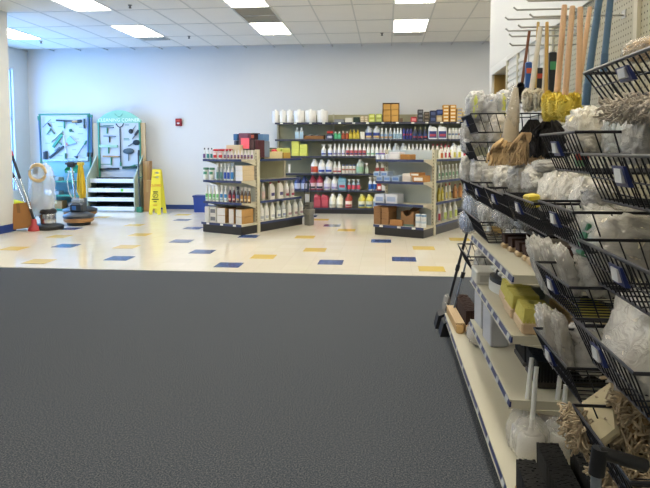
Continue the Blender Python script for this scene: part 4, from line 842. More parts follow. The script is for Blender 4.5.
MB().rbox(-.29, -.1, .02, .12, 1.1, 1.2, .02).build('switch_box', M('#23262a', .5), t); MB().tube([(-.34, .07, 1.17), (-.05, .07, 1.17)], .02, 8).build('grips', M('#23262a', .5), t)
MB().tube([(-.2, .0, 1.05), (-.24, -.05, .85), (-.2, -.06, .62), (-.12, -.04, .5)], .01, 6).build('power_cord', M('#c9c9c4', .5), t)
p = t.location
t3 = thing('yellow_mop', 'yellow string mop head hanging beside the upright polisher handle', 'mop', (p.x + .0, p.y + .12, .5))
y_ = MB()
for k in range(26):
    a_ = random.uniform(0, 2 * pi); r_ = random.uniform(.0, .07); x_, q_ = r_ * cos(a_), r_ * sin(a_)
    y_.tube([(x_ * .5, q_ * .5, .6), (x_ + random.uniform(-.02, .02), q_, .35), (x_ * 1.1 + random.uniform(-.02, .02), q_ * 1.1, .1), (x_ + random.uniform(-.02, .02), q_, random.uniform(-.05, .06))], .012, 5)
o_ = y_.build('mop_yarn', M('#d8b52e', .85), t3); o_['kind'] = 'stuff'
MB().rbox(-.06, .06, -.03, .03, .58, .64, .01).build('mop_clamp', M('#e0c650', .5), t3)
# third low machine head
p = G(60, 221.5)
t = thing('floor_polisher', 'low floor polisher head with tan brush behind the other two', 'floor polisher', (p.x + .02, p.y + .75, 0))
MB().lathe([(.28, .05), (.32, .08), (.31, .14)], 24).build('brush_ring', M('#8f6a45', .8), t); MB().lathe([(.33, .13), (.33, .17), (.18, .22), (.1, .23)], 24).build('deck_cover', M('#2c2e31', .45), t); MB().lathe([(.25, 0), (.25, .05)], 20).build('drive_disc', M('#222222', .6), t); MB().lathe([(.13, .22), (.13, .38), (.08, .4)], 16).build('motor_shell', M('#4a4f55', .4), t)
# carton leaning at the column, with a yellow cloth, pole and plunger
p = G(17, 231.5)
ct = carton('large brown carton leaning beside the column', (p.x, p.y + .16, 0.03), .34, .2, .43, '#a06f3c', rot=(R(-6), R(-7), R(22)), tape='#7f5a30')
q = on(1, p.y + .25, 18, 207)
t = thing('yellow_cloth', 'bright yellow crumpled cloth piled on top of the leaning carton', 'cloth', (q.x - .02, q.y, q.z - .04))
MB().ell((0, 0, .06), .15, .12, .09, 20, 12, nz=.35, fr=3, seed=5).build('cloth', M('#e3dd2c', .7), t); MB().ell((-.08, .02, .12), .08, .08, .05, 14, 8, nz=.35, fr=3, seed=9).build('fold', M('#d3c92a', .7), t)
p = G(31, 231.5); q = on(1, p.y + .12, 10.5, 151)
t = thing('plunger', 'red rubber cup plunger with long chrome pole leaning on the column', 'plunger', (p.x, p.y + .1, 0))
MB().lathe([(.1, 0), (.105, .02), (.09, .06), (.045, .1), (.04, .19), (.02, .2)], 18).build('rubber_cup', M('#b03a3c', .5), t)
v = Vector((q.x, q.y, q.z)) - Vector(t.location)
b0 = Vector((0, 0, .18))
MB().tube([b0, b0 + (v - b0) * .16], .022, 8).build('socket', M('#26262a', .5), t); MB().tube([b0 + (v - b0) * .14, b0 + (v - b0) * .62], .02, 8).build('pole', CHROME, t)
MB().tube([b0 + (v - b0) * .6, b0 + (v - b0) * .93], .024, 8).build('grip', M('#2b3038', .5), t); MB().tube([b0 + (v - b0) * .93, v], .03, 8).build('tip', M('#b03a4a', .5), t)
q = on(1, p.y + .42, 14.5, 178)
t = thing('chrome_tube', 'second chrome vacuum tube leaning behind the plunger', 'tube', (p.x - .08, p.y + .27, 0))
MB().tube([(0, 0, .02), (q.x - p.x + .08, .15, q.z)], .024, 8).build('tube', CHROME, t); MB().tube([(q.x - p.x + .08, .15, q.z), (q.x - p.x + .0, .16, q.z + .12)], .026, 8).build('cuff', M('#2b3038', .5), t)

# ================================================================== BASKET WALL (right)
PX = .965                                   # face of the gondola panel
XD, XF, XBK = .46, .52, .5                  # deck edge, shelf edge, basket rims
bw = thing('basket_gondola', 'tall beige pegboard gondola with deck and shelves along right wall', 'shelving unit', (0, 0, 0))
def peg_mat():
    m = M('#b5b096', .55); nt = m.node_tree; b = nt.nodes['Principled BSDF']; L = nt.links.new
    tc = nt.nodes.new('ShaderNodeTexCoord'); mp = nt.nodes.new('ShaderNodeVectorMath'); mp.operation = 'SCALE'; mp.inputs['Scale'].default_value = 1 / .0254
    fr = nt.nodes.new('ShaderNodeVectorMath'); fr.operation = 'FRACTION'; sb = nt.nodes.new('ShaderNodeVectorMath'); sb.operation = 'SUBTRACT'; sb.inputs[1].default_value = (.5, .5, .5)
    ml = nt.nodes.new('ShaderNodeVectorMath'); ml.operation = 'MULTIPLY'; ml.inputs[1].default_value = (0, 1, 1)
    ln = nt.nodes.new('ShaderNodeVectorMath'); ln.operation = 'LENGTH'; lt = nt.nodes.new('ShaderNodeMath'); lt.operation = 'LESS_THAN'; lt.inputs[1].default_value = .16
    mx = nt.nodes.new('ShaderNodeMixRGB'); mx.inputs[1].default_value = lin('#b5b096'); mx.inputs[2].default_value = lin('#4a463a')
    L(tc.outputs['Object'], mp.inputs[0]); L(mp.outputs[0], fr.inputs[0]); L(fr.outputs[0], sb.inputs[0]); L(sb.outputs[0], ml.inputs[0]); L(ml.outputs[0], ln.inputs[0])
    L(ln.outputs['Value'], lt.inputs[0]); L(lt.outputs[0], mx.inputs[0]); L(mx.outputs[0], b.inputs['Base Color'])
    return m
PEG = peg_mat(); TOPZ = 2.08
secs = [(.9, 1.25), (1.25, 2.5), (2.5, 3.72), (3.72, 4.66)]
for a, b in secs[:3]: MB().box(PX, PX + .02, a + .012, b - .012, .12, TOPZ).build('pegboard_panel', PEG, bw)
# ribbed far panel
sl = MB().box(PX, PX + .02, 3.73, 5.05, .12, TOPZ).build('ribbed_panel', M('#d6d5cf', .5), bw)
rm = MB().box(PX - .008, PX, 3.735, 5.045, 0, .03).mesh('rib', M('#dcdbd5', .5))
for k in range(22): obj('rib', rm, sl, (0, 0, 1.02 + .047 * k))
MB().box(PX - .012, PX + .03, .9, 5.06, TOPZ, TOPZ + .035).build('top_trim', M('#d9d8d2', .45), bw)
for y in (.9, 1.25, 2.5, 3.72, 4.66, 5.05): MB().box(PX - .015, PX + .02, y - .018, y + .018, 0, TOPZ).build('upright', STEEL, bw)
CREAM = M('#cbc6b2', .45)
def xshelf(y0, y1, xf, z, name='shelf', ncard=8, cl=.024):
    s = MB().box(xf, PX - .01, y0, y1, z - .035, z).box(xf - .012, xf, y0, y1, z - .037, z - .031).box(xf - .006, xf, y0, y1, z - .006, z + .002).build(name, CREAM, bw)
    MB().loft([[(xf - .001, y0, z - .03), (xf - .01, y0, z - .03), (xf - .005, y0, z - .007), (xf, y0, z - .007)], [(xf - .001, y1, z - .03), (xf - .01, y1, z - .03), (xf - .005, y1, z - .007), (xf, y1, z - .007)]]).build('price_rail', M('#2b3868', .35), s)
    cm = MB().loft([[(-.012, -cl, -.0285), (-.0105, -cl, -.0285), (-.0055, -cl, -.0085), (-.0065, -cl, -.0085)], [(-.012, cl, -.0285), (-.0105, cl, -.0285), (-.0055, cl, -.0085), (-.0065, cl, -.0085)]]).mesh('price_card', M('#c6c8c6', .5))
    for i in range(ncard): obj('price_card', cm, s, (xf, y0 + (y1 - y0) * (i + .5) / ncard + random.uniform(-.03, .03), z))
    return s
xshelf(.9, 4.66, XD, .13, 'base_deck', 12)
for y0, y1 in secs:
    MB().box(XD + .03, XD + .05, y0 + .004, y1 - .004, 0, .095).build('kick_plate', M('#8f8b7c', .5), bw)
for z in (.35, .62, .87):
    s_ = xshelf(2.51, 3.71, XF, z, 'shelf', 7)
    MB().loft([[(XF + .03, 2.5, z - .035), (PX - .01, 2.5, z - .035), (PX - .01, 2.5, z - .12), (XF + .2, 2.5, z - .06)], [(XF + .03, 2.508, z - .035), (PX - .01, 2.508, z - .035), (PX - .01, 2.508, z - .12), (XF + .2, 2.508, z - .06)]]).build('bracket', CREAM, s_)
WIRE = M('#24242a', .4, .3)
def basket(y0, y1, z, label, xf=XBK, h=.11, card=True, sp=.03, back=PX - .02):
    t = thing('wire_basket', label, 'basket', (xf, y0, z - h), 0, 'black wire baskets on the right wall')
    L_ = y1 - y0; dx = back - xf; ins = .05; r = .0021
    MB().tube([(0, 0, h), (0, L_, h), (dx, L_, h), (dx, 0, h)], .0045, 6, closed=True).build('rim', WIRE, t)
    MB().tube([(ins, .015, 0), (ins, L_ - .015, 0), (dx, L_ - .015, 0), (dx, .015, 0)], .0038, 6, closed=True).build('base_ring', WIRE, t)
    g_ = MB(); n = max(6, int(L_ / sp))
    for i in range(n + 1):
        y = L_ * i / n; g_.tube([(0, y, h), (ins, .015 + (L_ - .03) * i / n, 0)], r, 4)
    g_.tube([(ins * .5, 0.008, h * .5), (ins * .5, L_ - .008, h * .5)], r, 4)
    o_ = g_.build('front_grid', WIRE, t); o_['kind'] = 'stuff'
    for yy, y2 in ((0, .015), (L_, L_ - .015)):
        g_ = MB()
        for i in range(1, 9):
            x = dx * i / 9; g_.tube([(x, yy, h), (ins + (dx - ins) * i / 9, y2, 0)], r, 4)
        o_ = g_.build('side_grid', WIRE, t); o_['kind'] = 'stuff'
    g_ = MB()
    for i in range(1, 12): g_.tube([(ins, L_ * i / 12, 0), (dx, L_ * i / 12, 0)], r, 4)
    o_ = g_.build('base_grid', WIRE, t); o_['kind'] = 'stuff'
    if card:
        cy_ = L_ * .62
        c = MB().loft([[(.004, cy_ - .034, h * .8), (.01, cy_ - .034, h * .8), (ins * .6 , cy_ - .034, h * .4), (ins * .6 - .012, cy_ - .034, h * .4)], [(.004, cy_ + .034, h * .8), (.01, cy_ + .034, h * .8), (ins * .6, cy_ + .034, h * .4), (ins * .6 - .012, cy_ + .034, h * .4)]]).build('card_holder', M('#22306a', .35), t)
        MB().loft([[(.0025, cy_ - .022, h * .75), (.006, cy_ - .022, h * .75), (ins * .5, cy_ - .022, h * .48), (ins * .5 - .018, cy_ - .022, h * .48)], [(.0025, cy_ + .016, h * .75), (.006, cy_ + .016, h * .75), (ins * .5, cy_ + .016, h * .48), (ins * .5 - .018, cy_ + .016, h * .48)]]).build('price_card', CARD, c)
    return t
basket(1.02, 1.63, 1.572, 'topmost nearest wire basket, against the pegboard', h=.075)
basket(1.02, 1.63, 1.366, 'nearest wire basket holding clear bags under the grey mop', h=.115)
basket(1.02, 1.63, 1.145, 'nearest wire basket with large white bagged mop and green tag', h=.11)
basket(1.26, 1.66, .928, 'wire basket with big crinkled grey bag, above the looped mop', h=.11)
basket(1.26, 1.64, .70, 'lowest wire basket, holding the cream looped dust mop', card=False)
basket(1.69, 2.06, 1.425, 'wire basket with the cream bag, below the yellow brushes')
basket(1.69, 2.06, 1.21, 'wire basket of ribbed white bags below the cream bag basket')
basket(1.70, 2.08, 1.003, 'wire basket with three slanted white bags, mid height')
basket(1.70, 2.08, .778, 'wire basket of slim bagged refills above toilet brushes')
basket(2.12, 2.62, 1.195, 'wire basket with the yellow packet', card=True)
basket(2.66, 3.16, 1.185, 'wire basket of white bags below the string mops, nearer one')
basket(3.2, 3.7, 1.18, 'wire basket of white bags below the string mops, farther one')
basket(3.74, 4.2, 1.59, 'topmost far wire basket with blue grey bags')
basket(3.74, 4.2, 1.42, 'second far wire basket with tan and white bags')
basket(3.74, 4.2, 1.18, 'third far wire basket with blue bags')
basket(3.3, 4.1, .99, 'far wire basket of blue wrapped bundles above the cream shelf', card=False)
basket(3.78, 4.3, .72, 'lowest far wire basket with one clear bag', card=False)

# ---- bagged goods
def yarn_mat(col):
    if ('yarn', col) in _M: return _M[('yarn', col)]
    m = M(col, .85, spec=.21); nt = m.node_tree; b = nt.nodes['Principled BSDF']; L = nt.links.new
    tc = nt.nodes.new('ShaderNodeTexCoord'); w = nt.nodes.new('ShaderNodeTexWave'); w.bands_direction = 'X'; w.inputs['Scale'].default_value = 22; w.inputs['Distortion'].default_value = 9; w.inputs['Detail'].default_value = 2; w.inputs['Detail Scale'].default_value = .6
    mx = nt.nodes.new('ShaderNodeMixRGB'); c = lin(col); mx.inputs[1].default_value = tuple(x * .86 for x in c[:3]) + (1,); mx.inputs[2].default_value = tuple(min(1, x * 1.3) for x in c[:3]) + (1,)
    bp = nt.nodes.new('ShaderNodeBump'); bp.inputs['Strength'].default_value = .6; bp.inputs['Distance'].default_value = .02
    L(tc.outputs['Object'], w.inputs['Vector']); L(w.outputs['Fac'], mx.inputs[0]); L(mx.outputs[0], b.inputs['Base Color']); L(w.outputs['Fac'], bp.inputs['Height']); L(bp.outputs[0], b.inputs['Normal'])
    _M[('yarn', col)] = m; return m
def bagged(label, px, py, wpx, hpx, X, a, col, name='bagged_mop_head', film_m=FILM, tilt=0, e=.8, nz=.16, stripe=None, roty=0, yaw=0, cat='mop head', tex=.14, seed=None):
    p = on(0, X, px, py); dep = (p - CP).dot(fw); b = wpx * dep / F; h = hpx * dep / F
    sd = seed if seed is not None else random.randint(0, 999)
    t = thing(name, label, cat, (p.x, p.y, p.z - h / 2), 0, None, rot=(tilt, roty, yaw))
    yarn = yarn_mat(col)
    MB().ell((0, 0, h / 2), b / 2 * .9, a / 2 * .9, h / 2 * .92, 30, 20, e, nz, 3.0, sd, cr=.06).build('yarn', yarn, t)
    MB().ell((0, 0, h / 2), b / 2, a / 2, h / 2, 44, 30, e * .85, nz * 1.3, 4.2, sd, cr=.16).build('plastic_bag', film_m, t)
    if stripe:
        MB().ell((-b * .12, -a * .32, h * .5), b * .16, a * .2, h * .42, 12, 8, .9, .1, 3, sd).build('tag', M(stripe, .5), t)
    return t
CL = '#d3ccb9'; WHB = '#dcd9d0'; BG = '#8b98ad'; GB = '#a5a8a8'
# nearest column
bagged('tan yarn mop head sticking out above the topmost basket', 643, 50, 26, 22, .66, .2, '#c0a377', film_m=FILM_CLEAR)
bagged('clear bag with teal card in the nearest upper basket', 617, 134, 22, 50, .64, .12, '#c5cfc9', stripe='#6aa79c')
bagged('large clear bag of white mop at frame edge, nearest upper basket', 640, 136, 32, 56, .66, .2, '#d2cec4')
bagged('cream bag with yellowish top behind the nearest upper basket', 588, 131, 36, 46, .62, .22, '#d9cda6', tilt=0)
bagged('large white bagged mop with green tag, nearest middle basket', 617, 240, 84, 60, .66, .32, '#e4dcc8', stripe=None, roty=R(14), e=.7)
bagged('flat clear bag behind the large white bagged mop', 628, 214, 52, 20, .74, .25, '#bdb8a8', roty=R(6))
bagged('rolled slate grey bag on the ribbed white bags', 596, 199, 24, 22, .66, .14, '#8e8f94')
bagged('big crinkled grey white bag rising out of its basket', 630, 340, 62, 96, .60, .28, '#dcd7ca', roty=R(22), e=.65)
# green tag as a thing of its own part of the mop
p = on(0, .57, 583, 238)
t = thing('green_packet', 'folded green packet tucked against the large white bagged mop', 'packet', (p.x, p.y - .02, p.z - .05), 0, rot=(0, R(12), 0))
MB().rbox(-.02, .02, -.03, .03, 0, .1, .006).build('packet', M('#3f7f55', .5), t); MB().box(-.0205, -.02, -.02, .02, .02, .05).build('packet_label', M('#7fae8c', .5), t)
# second column
for i, (px, py, w_, h_, c_) in enumerate(((545, 191, 20, 40, WHB), (560, 193, 20, 42, '#d6d0c0'), (575, 197, 22, 42, WHB), (590, 200, 20, 36, CL))):
    bagged('ribbed white bagged refill, %s from left below the yellow brushes' % ORD[i], px, py, w_, h_, .62 + .02 * i, .2, c_, roty=R(16), e=.75)
for i, (px, py, w_, h_) in enumerate(((553, 264, 16, 62), (564, 266, 16, 60), (576, 270, 16, 56))):
    bagged('slanted white bagged mop, %s from left in mid height basket' % ORD[i], px, py, w_, h_, .585 + .025 * i, .11, WHB, tilt=0, roty=R(-20), e=.7)
bagged('slate grey bag at the end of the mid height basket', 600, 268, 44, 54, .7, .2, '#b9b9b5')
for i, (px, py, w_, h_) in enumerate(((557, 335, 17, 62), (569, 339, 15, 56))):
    bagged('slim bagged refill, %s of two above the toilet brushes' % ('left', 'right')[i], px, py, w_, h_, .585 + .025 * i, .11, '#d2cabb', roty=R(-14), e=.7)
bagged('pale grey bag at the end of the slim refills basket', 588, 348, 40, 46, .68, .2, '#bcbcbc')
# third column and far rows
bagged('black pad sealed in a clear bag above the yellow packet', 548, 166, 30, 14, .68, .2, '#5b5a58', name='bagged_pad', cat='pad', e=.9, nz=.05)
for i, (px, py, w_, h_) in enumerate(((490, 177, 20, 28), (505, 179, 21, 28), (520, 178, 22, 30), (535, 181, 22, 32))):
    bagged('round white bagged mop, %s from left under the string mops' % ORD[i], px, py, w_, h_, .64, .22, '#dad5c6', e=.9)
p = on(0, .56, 533, 194)
t = thing('yellow_packet', 'yellow printed packet standing in a wire basket', 'packet', (p.x, p.y, p.z - .05), 0, rot=(0, R(-8), R(10)))
MB().rbox(-.022, .022, -.035, .035, .0, .05, .006).build('packet', M('#d8c33c', .45), t); MB().box(-.018, .018, -.037, -.035, .01, .03).build('packet_label', M('#6d6a3c', .5), t)
for i, (px, py, w_, h_, c_) in enumerate(((469, 170, 17, 28, CL), (480, 172, 18, 30, WHB), (474, 191, 20, 24, '#6a76a0'), (486, 197, 18, 22, '#8793b4'))):
    bagged(('cream bagged mop, leftmost of far third basket', 'white bagged mop beside the leftmost in far third basket', 'slate bagged pad in far third basket', 'pale blue bagged pad in far third basket')[i], px, py, w_, h_, .56 + .03 * i, .22, c_)
for i, (px, py, w_, h_, s_) in enumerate(((476, 107, 20, 30, '#c9cf6a'), (490, 109, 19, 28, None), (504, 107, 19, 32, '#c9c862'))):
    bagged('blue grey bagged mop, %s of three in topmost far basket' % ORD[i], px, py, w_, h_, .57 + .08 * i, .2, '#8290ac', stripe=s_)
for i, (px, py, w_, h_, c_) in enumerate(((470, 134, 18, 28, '#c9c4ba'), (484, 131, 20, 30, '#ded7c6'), (500, 132, 23, 36, '#d0bd96'))):
    bagged('%s bagged mop in second far basket, %s from left' % (('greyish', 'white', 'tan')[i], ORD[i]), px, py, w_, h_, .56 + .07 * i, .22, c_)
bagged('blue black bag under the greyish mop in second far basket', 468, 146, 12, 14, .53, .2, '#3d4a78')
for i, (px, py, w_, h_, c_) in enumerate(((467, 222, 15, 20, '#9aaccc'), (473, 207, 20, 26, '#a9b8d2'), (490, 213, 24, 24, '#c3c3c0'), (507, 218, 26, 20, '#96999c'), (524, 219, 26, 20, '#868c92'))):
    bagged('%s wrapped bundle, %s from left above the cream shelf' % (('sky blue', 'pale blue', 'silver', 'grey', 'slate')[i], ORD[i]), px, py, w_, h_, .52 + .04 * i, .3, c_, name='wrapped_bundle', cat='bundle', film_m=FILM_CLEAR)
bagged('clear bag with silver contents in lowest far basket', 484, 262, 18, 28, .62, .2, '#a9a7a0')

# ---- hooks, brushes and mops
def hook(px, py, y, lab):
    p = on(1, y, px, py); t = thing('peg_hook', lab, 'hook', (PX, y, p.z)); L_ = p.x - PX
    MB().tube([(0, 0, 0), (L_ * .96, 0, 0), (L_, 0, .012)], .0045, 6).build('prong', M('#b5b3ad', .35, .6), t); MB().box(-.004, 0, -.02, .02, -.012, .02).build('back_plate', M('#b5b3ad', .35, .6), t)
for i, (px, py, y) in enumerate(((525, 1, 2.75), (513.5, 10, 2.95), (529.5, 17, 2.65), (505, 19.5, 3.25), (518, 27.5, 2.95), (505.5, 31, 3.3), (509, 36.5, 3.2), (509.5, 45.5, 3.25))):
    hook(px, py, y, 'thin steel peg hook, %s from top at the ribbed panel end' % ORD[i])
def pick(px, py, y): return on(1, y, px, py)
def brush(label, top, bot, head, y, hm, bm_, rpx=3.2, name='scrub_brush', neck=None):
    a = pick(*top, y); b = pick(*bot, y); c0 = pick(head[0], head[1], y); c1_ = pick(head[2], head[3], y); dep = (a - CP).dot(fw); r = rpx / F * dep
    t = thing(name, label, 'brush', b); A = a - b
    MB().tube([A * k for k in (0, .08, .5, .92, .985, 1)], r, 10, r1=r * .8).build('handle', hm, t)
    cc = (c0 + c1_) / 2 - b; rx, rz_ = abs(c1_.x - c0.x) / 2, abs(c0.z - c1_.z) / 2
    m = MB().ell(cc, rx * .82, .035, rz_ * .86, 18, 12, .8, .1, 5, 1)
    for k in range(420):
        u = random.uniform(-1, 1); ph = random.uniform(0, 2 * pi); s_ = math.sqrt(1 - u * u)
        d = Vector((abs(s_ * cos(ph)) ** .8 * math.copysign(1, cos(ph)), s_ * sin(ph), math.copysign(abs(u) ** .8, u)))
        q = cc + Vector((d.x * rx * .8, d.y * .034, d.z * rz_ * .84)); e_ = cc + Vector((d.x * rx * random.uniform(.95, 1.05), d.y * .055, d.z * rz_ * random.uniform(.95, 1.05)))
        n_ = Vector((.0035, 0, .002)); m.add([q - n_, q + n_, e_], [(0, 1, 2)])
    o_ = m.build('bristles', bm_, t)
    MB().rbox(cc.x - rx * .22, cc.x + rx * .22, .03, .05, cc.z - rz_ * .9, cc.z + rz_ * .9, .006).build('brush_block', hm, t)
    return t
WOOD = M('#e0b78f', .5, var=.06, scale=8); YB_ = M('#e2cd5c', .8, var=.12, scale=60); PLW = M('#ddd5c4', .4); WBR = M('#e2dccb', .8, var=.05, scale=60)
brush('wooden scrub brush with yellow head, first of the yellow row', (564.6, 5), (557, 92), (547, 91, 565, 121), 2.42, WOOD, YB_)
brush('wooden scrub brush with yellow head, front one with long block', (572.6, 6), (565, 96), (556, 93, 574, 123), 2.3, WOOD, YB_)
brush('wooden scrub brush with yellow head, nearest the blue handles', (580.4, 7), (578.4, 94), (566, 91, 582, 122), 2.42, WOOD, YB_)
brush('wooden scrub brush whose head hides behind the others', (590, 7), (577.5, 96), (570, 92, 580, 118), 2.52, WOOD, YB_, 2.6)
brush('narrow yellow brush with tan tipped handle beside the white brushes', (547, 22), (546, 93), (541.5, 90, 553, 122.5), 2.62, M('#c9a35c', .5), YB_, 2.0)
brush('white long handled brush with white bristles, left one', (540.6, 27), (531.5, 90), (521.5, 87.5, 534, 113), 2.75, PLW, WBR, 2.7)
brush('white long handled brush with white bristles, right one', (547, 33), (544, 92), (533, 88, 543, 112), 2.7, PLW, WBR, 2.4)
brush('tan tipped white brush hanging behind the white pair', (538.2, 22), (535, 88), (530, 90, 541, 110), 2.9, M('#cfae6a', .5), WBR, 1.6)
brush('dark brown handled brush with black bristles at ribbed panel', (529.4, 31), (522, 84), (516, 82, 525, 104), 3.05, M('#7a4a2c', .5), M('#2c2826', .8), 1.6)
# blue poles
for i, (tp, bt, r_, y) in enumerate((((600, -6), (586, 96), .016, 2.15), ((611, -6), (604, 62), .014, 2.05))):
    a = pick(*tp, y); b = pick(*bt, y); t = thing('blue_pole', 'slate blue flat handle, %s one beside the wooden brushes' % ('longer', 'shorter')[i], 'handle', b); A = a - b
    MB().tube([Vector((0, 0, 0)), A], r_ * .75, 8).build('shaft', M('#54728c', .45), t); MB().tube([Vector((0, 0, -.03)), A * .12], r_ * .85, 8).build('ferrule', M('#4a6680', .4), t)
# dark packs hanging behind
for i, (x0, x1, y0, y1, c_, st_, nm) in enumerate(((525.5, 531, 62, 88, '#2f5a9c', '#c95a3a', 'blue and orange'), (534.5, 543, 68, 92, '#24252a', '#b5472f', 'black and red'), (549, 555.5, 52, 92, '#1e2024', '#3f8a5a', 'black and green'))):
    y = 2.95; A = pick(x0, y0, y); B_ = pick(x1, y1, y); t = thing('hanging_pack', nm + ' brush refill pack hanging behind the white brushes', 'pack', ((A.x + B_.x) / 2, y, B_.z))
    w = B_.x - A.x; h = A.z - B_.z; MB().rbox(-w / 2, w / 2, -.015, .015, 0, h, .005).build('card', M(c_, .4), t); MB().box(-w * .42, w * .42, -.017, -.015, h * .55, h * .75).build('print_band', M(st_, .4), t); MB().tube([(0, 0, h), (0, 0, h + .06)], .003, 5).build('hanger', M('#b5b3ad', .35, .6), t)
p = pick(583, 112, 2.0); t = thing('spray_bottle', 'small green and red labelled bottle behind the cream bag', 'bottle', (p.x, p.y, 1.325))
MB().lathe([(.02, 0), (.022, .01), (.022, .11), (.012, .14)], 12).build('body', M('#7fae86', .35), t); MB().lathe([(.013, .14), (.013, .165), (.009, .175)], 10).build('cap', M('#dfe6dc', .4), t); band(.0225, .02, .07).build('label', M('#b5523f', .4), t)
# string mops
def string_mop(label, px, py0, pyn, py1, spread, y, col, sleeve):
    top = pick(px[0], py0, y); mid = pick(px[1], pyn, y); bot = pick(px[2], py1, y); dep = (mid - CP).dot(fw)
    t = thing('string_mop', label, 'mop', bot); m = MB(); T = top - bot; Mi = mid - bot
    for k in range(240):
        a_ = random.uniform(0, 2 * pi); rr = math.sqrt(random.random()) * spread; ox, oy = rr * cos(a_), rr * sin(a_) * .5
        w_ = [random.uniform(-.012, .012) for _ in range(4)]
        m.tube([Mi + Vector((ox * .25, oy * .3, .01)), Mi * .75 + Vector((ox * .75 + w_[0], oy, 0)), Mi * .4 + Vector((ox * 1.05 + w_[1], oy + w_[2], 0)), Vector((ox + w_[3], oy, random.uniform(0, .035)))], .0038, 4)
    o_ = m.build('mop_yarn', M(col, .9, var=.15, scale=40), t); o_['kind'] = 'stuff'
    if sleeve:
        MB().loft([[tuple(T * 1.0 + Vector((.012 * cos(a_), .012 * sin(a_), 0))) for a_ in [2 * pi * k / 10 for k in range(10)]], [tuple((T + Mi) / 2 + Vector((.03 * cos(a_), .025 * sin(a_), 0))) for a_ in [2 * pi * k / 10 for k in range(10)]], [tuple(Mi + Vector((.04 * cos(a_), .035 * sin(a_), -.02))) for a_ in [2 * pi * k / 10 for k in range(10)]]], 0, True).build('yarn_sleeve', M('#b5a68c', .6, var=.15), t)
        MB().ell((T + Mi) / 2, .032, .032, (T - Mi).length * .55, 26, 20, 1, .25, 4, 3, cr=.15).build('plastic_bag', FILM_CLEAR, t)
    return t
string_mop('tan string mop with clear plastic sleeve hanging near ribbed panel', (516, 510, 506), 88, 138, 166, .085, 2.95, '#d2b384', True)
string_mop('brownish grey string mop hanging beside the sleeved one', (524, 526, 526), 105, 135, 165, .075, 2.85, '#bfa27a', False)
string_mop('black string mop hanging behind the tan ones', (532, 533, 534), 110, 122, 160, .07, 2.95, '#2a2725', False)
string_mop('long black fibre mop hanging below the yellow brushes', (548, 550, 551), 112, 122, 158, .085, 2.75, '#232020', False)
# grey fuzzy dust mop
def fuzzy(label, x0, x1, y0, y1, z0, z1, col, n, r, ln, name='dust_mop', core=None):
    t = thing(name, label, 'mop', ((x0 + x1) / 2, (y0 + y1) / 2, z0)); m = MB(); hx, hy, hz = (x1 - x0) / 2, (y1 - y0) / 2, z1 - z0
    for k in range(n):
        x = random.uniform(-hx, hx); y = random.uniform(-hy, hy); z = random.uniform(hz * .3, hz)
        d = Vector((random.uniform(-1.2, .4), random.uniform(-1, .6), random.uniform(-.9, .5))).normalized() * ln
        q = Vector((x, y, z)); s_ = Vector((random.uniform(-1, 1), random.uniform(-1, 1), random.uniform(-1, 1))) * ln * .3
        m.tube([q, q + d * .5 + s_, q + d], r, 5)
    o_ = m.build('mop_yarn', M(col, .95, var=.15, scale=50), t); o_['kind'] = 'stuff'
    MB().rbox(-hx * .8, hx * .8, -hy * .9, hy * .9, hz * .3, hz * .8, .01).build('backing', M(core or col, .9), t)
    return t
fuzzy('long grey fuzzy dust mop lying under the topmost nearest basket', .53, .78, 1.06, 1.6, 1.44, 1.495, '#d3c8b8', 4500, .0024, .024)
# looped cream dust mop in the lowest near basket
def loops(m, c, rx, ry, rz_, n, L0, L1, r, down=.6):
    for k in range(n):
        q = Vector(c) + Vector((random.uniform(-rx, rx), random.uniform(-ry, ry), random.uniform(-rz_, rz_)))
        d = Vector((random.uniform(-1, .6), random.uniform(-1, .6), random.uniform(-1 - down, .5))).normalized(); wv = d.cross(Vector((random.uniform(-1, 1), random.uniform(-1, 1), random.uniform(-1, 1)))).normalized() * random.uniform(.004, .009); L_ = random.uniform(L0, L1)
        m.tube([q, q + d * L_ * .6 + wv, q + d * L_ + wv * .6, q + d * L_ - wv * .6, q + d * L_ * .6 - wv, q - d * .01], r, 5)
    return m
LOOPM = M('#bba98c', .92, var=.15, scale=50)
def cpt(px, py, X): return on(0, X, px, py)
cA, cB, cC, cD = cpt(583, 405, .545), cpt(600, 446, .545), cpt(618, 432, .60), cpt(613, 384, .62)
ctr = (cA + cB + cC + cD) / 4
t = thing('looped_dust_mop', 'cream canvas dust mop with tan looped yarn fringe', 'mop', ctr)
Q = [p_ - ctr for p_ in (cA, cB, cC, cD)]; nn = (Q[1] - Q[0]).cross(Q[3] - Q[0]).normalized() * .012
MB().loft([[q_ * .98 - nn for q_ in Q], [q_ * 1.03 for q_ in Q], [q_ * .96 + nn for q_ in Q]]).build('canvas_back', M('#ddd0ac', .85, var=.05), t)
m = MB(); loops(m, cpt(576, 425, .52) - ctr, .012, .07, .04, 150, .02, .045, .0026); loops(m, (Q[2] + Q[3]) / 2 + Vector((.03, .0, -.01)), .025, .03, .08, 200, .02, .05, .0028)
o_ = m.build('looped_yarn', LOOPM, t); o_['kind'] = 'stuff'
for lab_, px_, py_, X_, rx_, ry_, rz_, n_ in (('tan looped yarn mop heaped behind the cream canvas one', 634, 415, .66, .05, .06, .09, 420), ('tan looped yarn tuft hanging below the lowest basket', 622, 470, .6, .05, .05, .03, 260)):
    q_ = cpt(px_, py_, X_); t = thing('yarn_mop', lab_, 'mop', q_); o_ = loops(MB(), (0, 0, 0), rx_, ry_, rz_, n_, .025, .06, .003).build('looped_yarn', LOOPM, t); o_['kind'] = 'stuff'; MB().ell((0, 0, 0), rx_ * .9, ry_ * .9, rz_ * .9, 14, 9, .9, .1).build('core', M('#8f7652', .95), t)

